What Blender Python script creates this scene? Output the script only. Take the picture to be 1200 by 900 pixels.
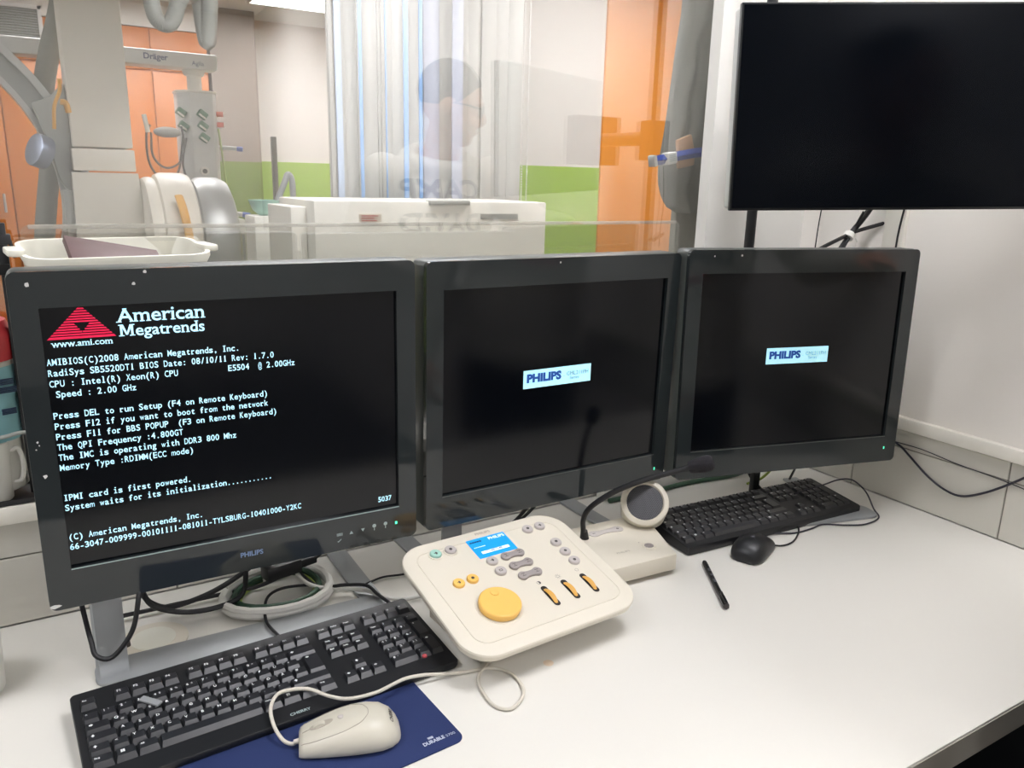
import bpy, bmesh, math, random
from mathutils import Matrix, Vector, Euler
from mathutils.bvhtree import BVHTree
random.seed(7)
SC = bpy.context.scene
for o in list(bpy.data.objects): bpy.data.objects.remove(o)
D = 0.74                      # height of the desk top above the floor; everything below is written relative to the desk top
PI = math.pi

# ---------------------------------------------------------------- camera
cam_d = bpy.data.cameras.new('camera'); cam = bpy.data.objects.new('camera', cam_d)
SC.collection.objects.link(cam)
YAW, PITCH, ROLL = 0.5437, 0.2518, 0.0240
R = Matrix.Rotation(-YAW, 3, 'Z') @ Matrix.Rotation(PI/2-PITCH, 3, 'X') @ Matrix.Rotation(ROLL, 3, 'Z')
cam.matrix_world = Matrix.Translation((0, 0, 0.6557+D)) @ R.to_4x4()
cam_d.sensor_width = 36; cam_d.sensor_fit = 'HORIZONTAL'; cam_d.lens = 925.3/1200*36; cam_d.clip_start = .02
SC.camera = cam
# ---------------------------------------------------------------- world, exposure
W = bpy.data.worlds.new('world'); SC.world = W; W.use_nodes = True
W.node_tree.nodes['Background'].inputs[0].default_value = (.8, .85, .9, 1)
W.node_tree.nodes['Background'].inputs[1].default_value = .15
SC.view_settings.view_transform = 'Standard'; SC.view_settings.look = 'None'
SC.view_settings.exposure = 0.0; SC.view_settings.gamma = 1.0; SC.view_settings.use_curve_mapping = False
PANEL_CONTROL = 17.0           # emission of the ceiling panels in the control room
PANEL_THEATRE = 16.5           # emission of the ceiling panels behind the glass
CONTROL_PANELS = [(1.00, 0.62, .60, .60), (-0.85, 0.70, .6, .6), (1.05, -1.10, .6, .6), (-1.5, -2.2, .6, .6), (1.0, -2.6, .6, .6)]  # all out of view; second panel placed to brighten the left desk
THEATRE_PANELS = [(0.9, 2.35, 1.2, .6), (2.6, 2.5, 1.2, .6), (0.6, 5.2, 1.2, .6), (3.3, 4.6, 1.2, .6), (-1.6, 4.0, 1.2, .6), (2.0,5.6,1.2,.4)]

# ---------------------------------------------------------------- materials
def lin(h):
    if isinstance(h, str):
        h = h.lstrip('#'); h = [int(h[i:i+2], 16)/255 for i in (0, 2, 4)]
        return tuple((c/12.92 if c <= .04045 else ((c+.055)/1.055)**2.4) for c in h) + (1,)
    return tuple(h) + (1,)
MATS = {}
def mat(name, col, rough=.5, metal=0, spec=.5, coat=0, emit=0, ecol=None, var=.04, scale=30, bump=0, trans=0, alpha=1, rvar=.06):
    m = bpy.data.materials.new(name); m.use_nodes = True; nt = m.node_tree; b = nt.nodes['Principled BSDF']
    c = lin(col)
    b.inputs['Base Color'].default_value = c; b.inputs['Roughness'].default_value = rough; b.inputs['Metallic'].default_value = metal
    b.inputs['Specular IOR Level'].default_value = spec; b.inputs['Coat Weight'].default_value = coat; b.inputs['Coat Roughness'].default_value = .03
    b.inputs['Transmission Weight'].default_value = trans; b.inputs['Alpha'].default_value = alpha
    if emit:
        b.inputs['Emission Color'].default_value = lin(ecol or col); b.inputs['Emission Strength'].default_value = emit
    if var or bump:
        tc = nt.nodes.new('ShaderNodeTexCoord'); n = nt.nodes.new('ShaderNodeTexNoise'); n.inputs['Scale'].default_value = scale; n.inputs['Detail'].default_value = 4
        nt.links.new(tc.outputs['Object'], n.inputs['Vector'])
        if var:
            mx = nt.nodes.new('ShaderNodeMix'); mx.data_type = 'RGBA'
            mx.inputs['A'].default_value = tuple(v*(1-var) for v in c[:3])+(1,); mx.inputs['B'].default_value = tuple(min(1, v*(1+var)) for v in c[:3])+(1,)
            nt.links.new(n.outputs['Fac'], mx.inputs['Factor']); nt.links.new(mx.outputs['Result'], b.inputs['Base Color'])
            mr = nt.nodes.new('ShaderNodeMapRange'); mr.inputs['To Min'].default_value = max(0, rough-rvar*rough*2); mr.inputs['To Max'].default_value = min(1, rough+rvar*rough*2)
            nt.links.new(n.outputs['Fac'], mr.inputs['Value']); nt.links.new(mr.outputs['Result'], b.inputs['Roughness'])
        if bump:
            bp = nt.nodes.new('ShaderNodeBump'); bp.inputs['Strength'].default_value = bump; bp.inputs['Distance'].default_value = .002
            nt.links.new(n.outputs['Fac'], bp.inputs['Height']); nt.links.new(bp.outputs['Normal'], b.inputs['Normal'])
    MATS[name] = m
    return m
def glass_mat(name, tint, f0):
    m = bpy.data.materials.new(name); m.use_nodes = True; nt = m.node_tree; nt.nodes.clear()
    out = nt.nodes.new('ShaderNodeOutputMaterial'); mix = nt.nodes.new('ShaderNodeMixShader')
    tr = nt.nodes.new('ShaderNodeBsdfTransparent'); tr.inputs[0].default_value = tint + (1,)
    gl = nt.nodes.new('ShaderNodeBsdfGlossy'); gl.inputs['Roughness'].default_value = 0.0; gl.inputs[0].default_value = (1, 1, 1, 1)
    lw = nt.nodes.new('ShaderNodeLayerWeight'); lw.inputs['Blend'].default_value = .5
    pw = nt.nodes.new('ShaderNodeMath'); pw.operation = 'POWER'; pw.inputs[1].default_value = 5
    ma = nt.nodes.new('ShaderNodeMath'); ma.operation = 'MULTIPLY_ADD'; ma.inputs[1].default_value = 1-f0; ma.inputs[2].default_value = f0
    L = nt.links.new
    L(lw.outputs['Facing'], pw.inputs[0]); L(pw.outputs[0], ma.inputs[0]); L(ma.outputs[0], mix.inputs[0])
    L(tr.outputs[0], mix.inputs[1]); L(gl.outputs[0], mix.inputs[2]); L(mix.outputs[0], out.inputs[0])
    MATS[name] = m; return m
M = MATS
mat('white_paint', '#DEDCD6', .55, var=.02, scale=6)
mat('wall_paint', '#EFEAE3', .5, var=.02, scale=5)
mat('trim_white', '#EDE9DE', .35, var=.01)
mat('tile', '#C9C6BC', .22, var=.02, scale=4)
mat('grout', '#77746B', .8)
mat('ceiling_white', '#E4E2DC', .8, var=.01)
mat('floor_grey', '#3E3F42', .35, var=.05, scale=8)
mat('desk_white', '#DCD9D1', .42, var=.012, scale=7)
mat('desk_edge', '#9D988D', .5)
mat('bezel', '#272C2D', .05, spec=.55, var=.02, scale=60)
mat('housing', '#4A4E4B', .38, var=.03)
mat('housing_dark', '#161A19', .4)
mat('screen', '#05070C', .13, spec=.38, var=.02)
mat('screen_text', '#A9DDF0', .5, emit=.85, ecol='#BFEAF8', var=0)
mat('logo_red', '#C0103A', .5, emit=.75, ecol='#D81848', var=0)
mat('logo_panel', '#A5E0EE', .5, emit=.62, ecol='#B5E8F4', var=0)
mat('logo_blue', '#1C4FA0', .5, emit=.25, ecol='#1C4FA0', var=0)
mat('logo_grey', '#4B7F92', .5, emit=.22, ecol='#4B7F92', var=0)
mat('led_green', '#30E0A0', .4, emit=1.6, ecol='#60F0B8', var=0)
mat('mark_grey', '#9FB0AE', .5, var=0)
mat('mark_blue', '#7C93B8', .5, var=0)
mat('chip', '#D8D8D4', .7, var=0)
mat('stand_metal', '#9C9FA0', .42, metal=.25, var=.03)
mat('console_cream', '#D9D2C2', .48, var=.015, scale=15)
mat('console_panel', '#D6CFBF', .5, var=.012, scale=15)
mat('button_grey', '#9A928F', .45)
mat('button_cap', '#B9B2AE', .45)
mat('button_green', '#9FCBBD', .45)
mat('yellow', '#EFBE63', .38, var=.02)
mat('ochre', '#D9A550', .38)
mat('dark_slot', '#1A1512', .7)
mat('lcd_blue', '#1E96DC', .3, emit=.35, ecol='#1098F0', var=0)
mat('lcd_white', '#E6F4FF', .3, emit=.55, ecol='#E6F4FF', var=0)
mat('lcd_dark', '#0B3E78', .4, emit=.04, ecol='#0B3E78', var=0)
mat('print_dark', '#4A4644', .6, var=0)
mat('print_grey', '#A9A193', .6, var=0)
mat('black_plastic', '#17181B', .42, var=.05)
mat('black_rubber', '#131316', .55)
mat('foam_black', '#1E1C21', .95, bump=.6, scale=500)
mat('key_black', '#222327', .33, spec=.8, var=.05)
mat('key_print', '#E6E7E8', .6, var=0)
mat('mesh_grey', '#54545C', .6)
mat('mouse_cream', '#C9C4B5', .36, var=.015)
mat('cream_cable', '#CFC9BC', .5)
mat('pad_blue', '#1D2D5C', .85, bump=.15, scale=900, var=.05)
mat('pad_print', '#B9C0D2', .8, var=0)
mat('pen_black', '#101012', .25)
mat('pen_clear', '#3A3434', .15)
mat('tv_screen', '#03060C', .22, spec=.09, var=.02)
mat('tv_frame', '#0C0E10', .35)
mat('white_cable', '#D8D6CF', .5)
mat('green_cable', '#2E4B38', .5)
mat('yellowgreen_cable', '#8DA040', .5)
mat('navy_cable', '#23212E', .5)
mat('orange', '#C26F1A', .35, var=.03, scale=3)
mat('orange_wall', '#E89636', .42, var=.03, scale=2)
mat('green_wall', '#A0C452', .45, var=.02, scale=4)
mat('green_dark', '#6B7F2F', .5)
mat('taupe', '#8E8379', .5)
mat('machine_cream', '#E3DED1', .4)
mat('machine_grey', '#A5A8A3', .4)
mat('hose_grey', '#85877F', .6)
mat('steel', '#B4B6B4', .42, metal=.5)
mat('silver_blue', '#97A0B2', .42, metal=.6)
mat('handle_yellow', '#E0A84A', .4)
mat('plug_green', '#2F6B44', .45)
mat('plug_red', '#D9512E', .45)
mat('boom_grey', '#C9CBC8', .35)
mat('text_blue', '#35406B', .6, var=0)
mat('cabinet_white', '#DEDDD4', .4)
mat('grey_board', '#7C7B72', .5)
mat('apron_grey', '#83857F', .55, bump=.3, scale=60)
mat('strap_blue', '#3D55AE', .7)
mat('tan_foam', '#C39C7C', .8)
mat('strip_white', '#BBBBB6', .45)
mat('strip_lavender', '#B9BECB', .4)
mat('strip_pale', '#B4C3D8', .4)
mat('strip_blue', '#8DB0DC', .35)
mat('strip_grey', '#A5A5A0', .4)
mat('basket_white', '#E2E0D2', .45)
mat('book_brown', '#5B4241', .5)
mat('teal_label', '#8FC3CC', .5)
mat('label_navy', '#31405E', .6)
mat('red_lid', '#C4343C', .4)
mat('cup_white', '#D9D7D0', .4)
mat('hoodie', '#D3CFC6', .85, bump=.3, scale=300)
mat('hoodie_print', '#34353A', .8, var=0)
mat('hoodie_red', '#B8434C', .8, var=0)
mat('skin', '#C08A6E', .5)
mat('hair', '#1C1714', .6)
mat('trousers', '#14161C', .8)
mat('shoe', '#222222', .6)
mat('panel_frame', '#D0D0CC', .5)
mat('tape_clear', '#8F9294', .3)
mat('sticker_red', '#B3444A', .5)
mat('stain', '#DFCBB2', .5, var=.05)
mat('hole', '#3A332E', .9)
glass_mat('lead_glass', (.93, .925, .91), .145)
for nm, st in (('diffuser_control', PANEL_CONTROL), ('diffuser_theatre', PANEL_THEATRE)):
    mat(nm, '#FFF6EA', .6, emit=st, ecol=(1.0, 1.0, 1.05), var=0)

# ---------------------------------------------------------------- mesh helper
_glyphs = {}
def text_geo(s, size, offset=0.0, shear=0.0, align='LEFT'):
    key = (s, size, offset, shear, align)
    if key in _glyphs: return _glyphs[key]
    cu = bpy.data.curves.new('glyph', 'FONT'); cu.body = s; cu.size = size; cu.offset = offset; cu.shear = shear; cu.align_x = align; cu.resolution_u = 3
    ob = bpy.data.objects.new('glyph', cu); SC.collection.objects.link(ob)
    dg = bpy.context.evaluated_depsgraph_get(); ev = ob.evaluated_get(dg); me = ev.to_mesh()
    V = [v.co.copy() for v in me.vertices]; F = [tuple(p.vertices) for p in me.polygons]
    ev.to_mesh_clear(); bpy.data.objects.remove(ob); bpy.data.curves.remove(cu)
    _glyphs[key] = (V, F); return V, F
def T(x, y, z): return Matrix.Translation((x, y, z))
def RZ(a): return Matrix.Rotation(a, 4, 'Z')
def RX(a): return Matrix.Rotation(a, 4, 'X')
def RY(a): return Matrix.Rotation(a, 4, 'Y')
UP = RX(PI/2)                # turns an XY drawing into an XZ drawing facing -y
def smooth_path(pts, n=6):
    P = [Vector(p) for p in pts]
    if len(P) < 3: return P
    out = []
    for i in range(len(P)-1):
        p0 = P[i-1] if i else P[0]*2-P[1]; p1 = P[i]; p2 = P[i+1]; p3 = P[i+2] if i+2 < len(P) else P[-1]*2-P[-2]
        for k in range(n):
            t = k/n
            out.append(.5*((2*p1)+(p2-p0)*t+(2*p0-5*p1+4*p2-p3)*t*t+(3*p1-p0-3*p2+p3)*t**3))
    out.append(P[-1]); return out
def rrect(w, d, r, n=6, cx=0, cy=0):
    pts = []
    for sx, sy, a0 in ((1, 1, 0), (-1, 1, PI/2), (-1, -1, PI), (1, -1, 3*PI/2)):
        for k in range(n+1):
            a = a0+PI/2*k/n
            pts.append((cx+sx*(w/2-r)+r*math.cos(a), cy+sy*(d/2-r)+r*math.sin(a)))
    return pts
class MB:
    def __init__(s): s.bm = bmesh.new(); s.mi = 0
    def _fin(s, before, Mx=None, smooth=True):
        vs = set()
        for f in s.bm.faces:
            if f.index == -1 or f not in before:
                f.material_index = s.mi; f.smooth = smooth; vs.update(f.verts)
        if Mx is not None: bmesh.ops.transform(s.bm, matrix=Mx, verts=list(vs))
        return s
    def raw(s, V, F, Mx=None):
        vs = [s.bm.verts.new(Mx @ Vector(v) if Mx is not None else v) for v in V]; s.bm.verts.index_update()
        for f in F:
            try:
                fc = s.bm.faces.new([vs[i] for i in f]); fc.material_index = s.mi; fc.smooth = True
            except ValueError: pass
        return s
    def tmp(s, fn, Mx=None, bev=0, seg=2):
        b = bmesh.new(); fn(b)
        if bev: bmesh.ops.bevel(b, geom=[e for e in b.edges if len(e.link_faces) == 2 and e.calc_face_angle(0) > .5], offset=bev, segments=seg, profile=.5, affect='EDGES', clamp_overlap=True)
        b.verts.index_update()
        V = [v.co.copy() for v in b.verts]; F = [[v.index for v in f.verts] for f in b.faces]; b.free()
        return s.raw(V, F, Mx)
    def box(s, c, d, bev=0, seg=2, Mx=None):
        def fn(b): bmesh.ops.create_cube(b, size=1, matrix=Matrix.Translation(c) @ Matrix.Diagonal((d[0], d[1], d[2], 1)))
        return s.tmp(fn, Mx, bev, seg)
    def bb(s, a, b_, bev=0, seg=2, Mx=None):
        return s.box([(a[i]+b_[i])/2 for i in range(3)], [abs(b_[i]-a[i]) for i in range(3)], bev, seg, Mx)
    def prism(s, pts, z0, z1, bev=0, seg=2, Mx=None, top=None):
        def fn(b):
            lo = [b.verts.new((p[0], p[1], z0)) for p in pts]; hi = [b.verts.new((p[0], p[1], z1)) for p in (top or pts)]
            n = len(pts)
            b.faces.new(lo[::-1]); b.faces.new(hi)
            for i in range(n): b.faces.new((lo[i], lo[(i+1) % n], hi[(i+1) % n], hi[i]))
            bmesh.ops.recalc_face_normals(b, faces=b.faces)
        return s.tmp(fn, Mx, bev, seg)
    def lathe(s, prof, n=32, Mx=None):
        V = []; F = []; k = len(prof)
        for i in range(n):
            a = 2*PI*i/n
            for r, z in prof: V.append((r*math.cos(a), r*math.sin(a), z))
        for i in range(n):
            j = (i+1) % n
            for q in range(k-1): F.append((i*k+q, j*k+q, j*k+q+1, i*k+q+1))
        F.append([i*k for i in range(n)][::-1]); F.append([i*k+k-1 for i in range(n)])
        return s.raw(V, F, Mx)
    def cyl(s, p0, p1, r0, r1=None, n=24, bev=0):
        r1 = r0 if r1 is None else r1; p0 = Vector(p0); p1 = Vector(p1); d = p1-p0; L = d.length
        q = d.to_track_quat('Z', 'Y').to_matrix().to_4x4()
        pr = [(r0, 0), (r1, L)] if not bev else [(r0-bev, 0), (r0-bev*.3, bev*.3), (r0, bev), (r1, L-bev), (r1-bev*.3, L-bev*.3), (r1-bev, L)]
        return s.lathe(pr, n, Matrix.Translation(p0) @ q)
    def tube(s, pts, r, n=8, k=6, flat=1.0):
        P = smooth_path(pts, k) if k else [Vector(p) for p in pts]
        V = []; F = []; m = len(P); up = None
        for i, p in enumerate(P):
            t = (P[min(i+1, m-1)]-P[max(i-1, 0)]).normalized()
            if up is None: up = Vector((0, 0, 1)) if abs(t.z) < .9 else Vector((1, 0, 0))
            sd = t.cross(up).normalized(); up = sd.cross(t).normalized()
            rr = r[min(i*len(r)//m, len(r)-1)] if isinstance(r, (list, tuple)) else r
            for j in range(n):
                a = 2*PI*j/n; V.append(p+sd*(rr*math.cos(a))+up*(rr*flat*math.sin(a)))
        for i in range(m-1):
            for j in range(n): F.append((i*n+j, i*n+(j+1) % n, (i+1)*n+(j+1) % n, (i+1)*n+j))
        F.append(list(range(n))[::-1]); F.append([(m-1)*n+j for j in range(n)])
        return s.raw(V, F)
    def ell(s, c, r, Mx=None, u=20, v=12):
        def fn(b): bmesh.ops.create_uvsphere(b, u_segments=u, v_segments=v, radius=1, matrix=Matrix.Translation(c) @ Matrix.Diagonal((r[0], r[1], r[2], 1)))
        return s.tmp(fn, Mx)
    def loft(s, rings, cap=True, Mx=None):
        n = len(rings[0]); V = [v for r in rings for v in r]; F = []
        for i in range(len(rings)-1):
            for j in range(n): F.append((i*n+j, i*n+(j+1) % n, (i+1)*n+(j+1) % n, (i+1)*n+j))
        if cap: F.append(list(range(n))[::-1]); F.append([(len(rings)-1)*n+j for j in range(n)])
        return s.raw(V, F, Mx)
    def text(s, t, size, Mx, offset=0, align='LEFT', sx=1, width=None, shear=0):
        V, F = text_geo(t, size, offset, shear, align)
        if not V: return s
        if width:
            x0 = min(v.x for v in V); x1 = max(v.x for v in V); sx = width/(x1-x0)
        return s.raw(V, F, Mx @ Matrix.Diagonal((sx, 1, 1, 1)))
    def build(s, name, mats, parent=None, loc=None, rot=(0, 0, 0), ang=35, recalc=True):
        if recalc: bmesh.ops.recalc_face_normals(s.bm, faces=s.bm.faces)
        me = bpy.data.meshes.new(name)
        if not isinstance(mats, (list, tuple)): mats = [mats]
        s.bm.to_mesh(me); s.bm.free()
        for m in mats: me.materials.append(M[m])
        me.set_sharp_from_angle(angle=math.radians(ang))
        o = bpy.data.objects.new(name, me); SC.collection.objects.link(o)
        if parent is not None:
            o.parent = parent
            if loc: o.location = loc
        else:
            if loc is None:
                xs = [v.co for v in me.vertices]
                c = Vector(((min(v.x for v in xs)+max(v.x for v in xs))/2, (min(v.y for v in xs)+max(v.y for v in xs))/2, min(v.z for v in xs)))
                me.transform(Matrix.Translation(-c)); loc = c
            o.location = (loc[0], loc[1], loc[2]+D)
        o.rotation_euler = rot
        return o
def tag(o, label=None, cat=None, group=None, kind=None):
    if label: o['label'] = label
    if cat: o['category'] = cat
    if group: o['group'] = group
    if kind: o['kind'] = kind
    return o
def thing(name, label, cat, loc=(0, 0, 0), rotz=0, group=None):
    o = bpy.data.objects.new(name, None); SC.collection.objects.link(o); o.empty_display_size = .05
    o.location = (loc[0], loc[1], loc[2]+D); o.rotation_euler = (0, 0, rotz)
    return tag(o, label, cat, group)
def struct(name, mb, m, **k):
    o = mb.build(name, m, **k); o['kind'] = 'structure'; return o
def one(name, mb, m, label, cat, group=None, **k):
    return tag(mb.build(name, m, **k), label, cat, group)

# ================================================================ SETTING
XW, YG = 1.5585, 1.275          # right wall, room face of the window wall
CZ = 1.775; FZ = -D
GY = 1.345                      # glass
struct('floor', MB().bb((-3, -3.7, FZ-.05), (4.9, 6.55, FZ)), 'floor_grey')
struct('ceiling', MB().bb((-3, -3.7, CZ), (4.9, 6.55, CZ+.05)), 'ceiling_white')
struct('wall_right', MB().bb((XW, -3.7, FZ), (XW+.1, 1.40, CZ)), 'wall_paint')
struct('wall_back', MB().bb((-3, -3.75, FZ), (XW+.1, -3.7, CZ)), 'white_paint')
struct('wall_left', MB().bb((-3.05, -3.75, FZ), (-3, 6.55, CZ)), 'white_paint')
mb = MB().bb((-3, YG, FZ), (XW, YG+.11, .188)); mb.bb((1.25, YG, .188), (XW, YG+.03, CZ)); mb.bb((-3, YG, 1.42), (1.25, YG+.11, CZ)); mb.bb((-3, YG, .188), (-1.3, YG+.11, 1.42))
struct('wall_window', mb, 'white_paint')
def tiles(name, horizontal, a0, a1, fix, joints, zs):
    mb = MB(); cuts = [a0]+sorted(j for j in joints if a0 < j < a1)+[a1]
    for i in range(len(cuts)-1):
        for z0, z1 in zs:
            lo, hi = cuts[i]+.0012, cuts[i+1]-.0012
            if horizontal: mb.bb((lo, fix-.006, z0+.001), (hi, fix+.001, z1-.001), .0012, 1)
            else: mb.bb((fix-.006, lo, z0+.001), (fix+.001, hi, z1-.001), .0012, 1)
    mb.mi = 1
    if horizontal: mb.bb((a0, fix-.003, zs[0][0]), (a1, fix+.001, zs[-1][1]))
    else: mb.bb((fix-.003, a0, zs[0][0]), (fix+.001, a1, zs[-1][1]))
    return struct(name, mb, ['tile', 'grout'])
J = [.725+.33*k for k in range(-14, 3)]
tiles('trim_1', False, -3.6, YG-.008, XW, J, [(0.0, .121), (.121, .163)])
tiles('trim_2', True, -2.9, XW-.008, YG, [1.46-.33*k for k in range(14)], [(0.0, .107), (.107, .163)])
struct('trim_3', MB().bb((XW-.016, -3.6, .161), (XW, YG-.016, .189), .004), 'trim_white')
struct('trim_4', MB().bb((-2.9, YG-.016, .161), (XW-.0, YG, .189), .004), 'trim_white')
struct('trim_5', MB().bb((XW-.012, 1.008, .189), (XW, 1.056, CZ), .003), 'trim_white')
struct('trim_6', MB().bb((XW-.003, 1.125, .189), (XW, 1.222, CZ), .001), 'wall_paint')
struct('window_1', MB().bb((-1.3, GY-.004, .17), (1.52, GY+.004, 1.44)), 'lead_glass')
am = glass_mat('acrylic', (.97, .97, .96), .03); nt = am.node_tree
df = nt.nodes.new('ShaderNodeBsdfDiffuse'); df.inputs[0].default_value = lin('#E8E6DC'); m2x = nt.nodes.new('ShaderNodeMixShader'); m2x.inputs[0].default_value = .085
o_ = nt.nodes['Material Output']; src = o_.inputs[0].links[0].from_socket; nt.links.new(src, m2x.inputs[1]); nt.links.new(df.outputs[0], m2x.inputs[2]); nt.links.new(m2x.outputs[0], o_.inputs[0])
ae = glass_mat('acrylic_edge', (.98, .98, .97), .05); nt = ae.node_tree
df = nt.nodes.new('ShaderNodeBsdfDiffuse'); df.inputs[0].default_value = lin('#F2F0E8'); m2x = nt.nodes.new('ShaderNodeMixShader'); m2x.inputs[0].default_value = .30
o_ = nt.nodes['Material Output']; src = o_.inputs[0].links[0].from_socket; nt.links.new(src, m2x.inputs[1]); nt.links.new(df.outputs[0], m2x.inputs[2]); nt.links.new(m2x.outputs[0], o_.inputs[0])
# room behind the glass
struct('wall_theatre_back', MB().bb((-3, 6.5, .757), (4.9, 6.55, CZ)), 'white_paint')
struct('wall_theatre_dado', MB().bb((-3, 6.49, FZ), (4.9, 6.55, .757)), 'green_wall')
struct('wall_theatre_right', MB().bb((4.88, 1.4, FZ), (4.93, 6.55, CZ)), 'orange_wall')
struct('wall_partition', MB().bb((1.93, 3.6, .735), (2.70, 3.66, CZ)), 'white_paint')
struct('wall_partition_dado', MB().bb((1.93, 3.598, FZ), (2.70, 3.66, .735)), 'green_wall')
struct('door_1', MB().bb((2.70, 3.585, FZ), (4.3, 3.66, CZ), .004), 'orange_wall')
struct('wall_theatre_front', MB().bb((XW, 1.40, FZ), (4.9, 1.45, CZ)), 'white_paint')
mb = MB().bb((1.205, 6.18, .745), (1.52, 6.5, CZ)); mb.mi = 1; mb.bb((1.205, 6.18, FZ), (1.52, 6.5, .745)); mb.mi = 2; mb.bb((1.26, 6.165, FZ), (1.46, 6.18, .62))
struct('wall_reflection_tone', mb, ['taupe', 'green_dark', 'green_dark'])  # wall piece; its taupe and dark green take in a dark reflection
struct('trim_7', MB().bb((1.332, 1.46, FZ), (1.60, 1.48, CZ), .002), 'grey_board')

# ceiling lamps
def ceiling_light(x, y, w, d, room, label):
    t = thing('ceiling_light', label, 'ceiling light', (x, y, CZ-.02), 0, 'ceiling panels in the '+room)
    mb = MB()
    for a, b in (((-w/2-.015, -d/2-.015), (w/2+.015, -d/2)), ((-w/2-.015, d/2), (w/2+.015, d/2+.015)), ((-w/2-.015, -d/2), (-w/2, d/2)), ((w/2, -d/2), (w/2+.015, d/2))):
        mb.bb((a[0], a[1], 0), (b[0], b[1], .02))
    mb.build('frame', 'panel_frame', t)
    MB().bb((-w/2, -d/2, .006), (w/2, d/2, .018)).build('diffuser', 'diffuser_control' if room == 'control room' else 'diffuser_theatre', t)
for i, p in enumerate(CONTROL_PANELS): ceiling_light(*p, 'control room', 'square ceiling light panel on this side, ' + ['over the right half of the desk', 'unseen, placed to light the left desk end', 'behind the camera position', 'in the far left corner at the back', 'in the far right corner at the back'][i])
for i, p in enumerate(THEATRE_PANELS): ceiling_light(*p, 'room behind the glass', 'long ceiling light panel beyond the glass, ' + ['above the scanner front', 'above the white cabinet', 'in front of the orange cupboards', 'near the orange side wall', 'at the far left', 'near the white far wall'][i])

# ================================================================ DESK
t = thing('desk', 'long white desk under the window carrying all the monitors', 'desk', (0, .85, FZ), 0)
MB().bb((-1.6, -.421, D-.040), (XW-.006, YG-.85-.006, D), .0015).build('desktop', 'desk_white', t)
MB().bb((-1.6, -.4225, D-.041), (XW-.006, -.4208, D-.003)).build('front_edge', 'desk_edge', t)  # front edge of the desktop, in a greyer tone than the top
for xx in (-1.5, 1.47): MB().bb((xx, -.35, 0), (xx+.03, .38, D-.041), .002).build('side_panel', 'black_plastic', t)
MB().bb((-1.47, .2, .35), (1.47, .22, D-.041)).build('modesty_panel', 'black_plastic', t)
one('desk_stain', MB().lathe([(.0075, 0), (.007, .0003), (0.0005, .0004)], 20), 'stain', 'small beige stain on the white desk in front of the control console', 'stain', loc=(.558, .806, 0.0001))
g = thing('cable_grommet', 'round cream cable grommet in the desk beside the left monitor leg', 'grommet', (.087, 1.128, 0))
MB().lathe([(.047, 0), (.047, .002), (.043, .0035), (.001, .0035)], 40).build('ring', 'console_cream', g)
MB().lathe([(.030, .0036), (.030, .0042), (.001, .0042)], 32).build('cap', 'basket_white', g)
MB().prism(rrect(.012, .022, .005), .003, .0046, Mx=T(-.036, 0.004, 0)).build('cable_slot', 'hole', g)

# ================================================================ MONITORS
SB, TB, BB = .0287, .0424, .0535
CHARW = .0054
def bios_line(mb, s, x0, z):
    gv = text_geo('n', .0112, .00016)[0]; NW = max(v.x for v in gv)-min(v.x for v in gv)
    for i, ch in enumerate(s):
        if ch == ' ': continue
        if ch == 'i':
            cx = x0+i*CHARW+.0027
            for l, r, a_, b_ in ((-.0006, .0006, 0, .0056), (-.0017, .0017, 0, .0009), (-.0017, 0, .0047, .0056), (-.0007, .0007, .0068, .0081)): flat(mb, [(cx+l, z+a_), (cx+r, z+a_), (cx+r, z+b_), (cx+l, z+b_)], -.0006)
            continue
        V, F = text_geo(ch, .0112, .00002 if ch in 'MWmw@' else .00016)
        x_0 = min(v.x for v in V); x_1 = max(v.x for v in V); w = x_1-x_0
        k = .0046/NW
        full = ch.isalnum() and ch not in '1iIljfrt'
        tw = .0046 if full else w*k
        if ch in 'mwMW@': tw = .0049
        if ch in 'frt': tw = .0038
        cx = x0+i*CHARW+.0027
        mb.raw(V, F, T(cx-tw/2, -.0005, z) @ UP @ Matrix.Diagonal((tw/w, 1, 1, 1)) @ T(-x_0, 0, 0))
        bars = {'I': [(-.0017, .0017, 0), (-.0017, .0017, .0071)], '1': [(-.0014, .0014, 0)], 'i': [(-.0016, .0016, 0), (-.0016, 0, .0052)], 'l': [(-.0016, .0016, 0), (-.0016, 0, .0074)], 'r': [(-.002, .0006, 0)]}.get(ch, [])
        for l, r, zz in bars: flat(mb, [(cx+l, z+zz), (cx+r, z+zz), (cx+r, z+zz+.0008), (cx+l, z+zz+.0008)], -.0006)
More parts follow.
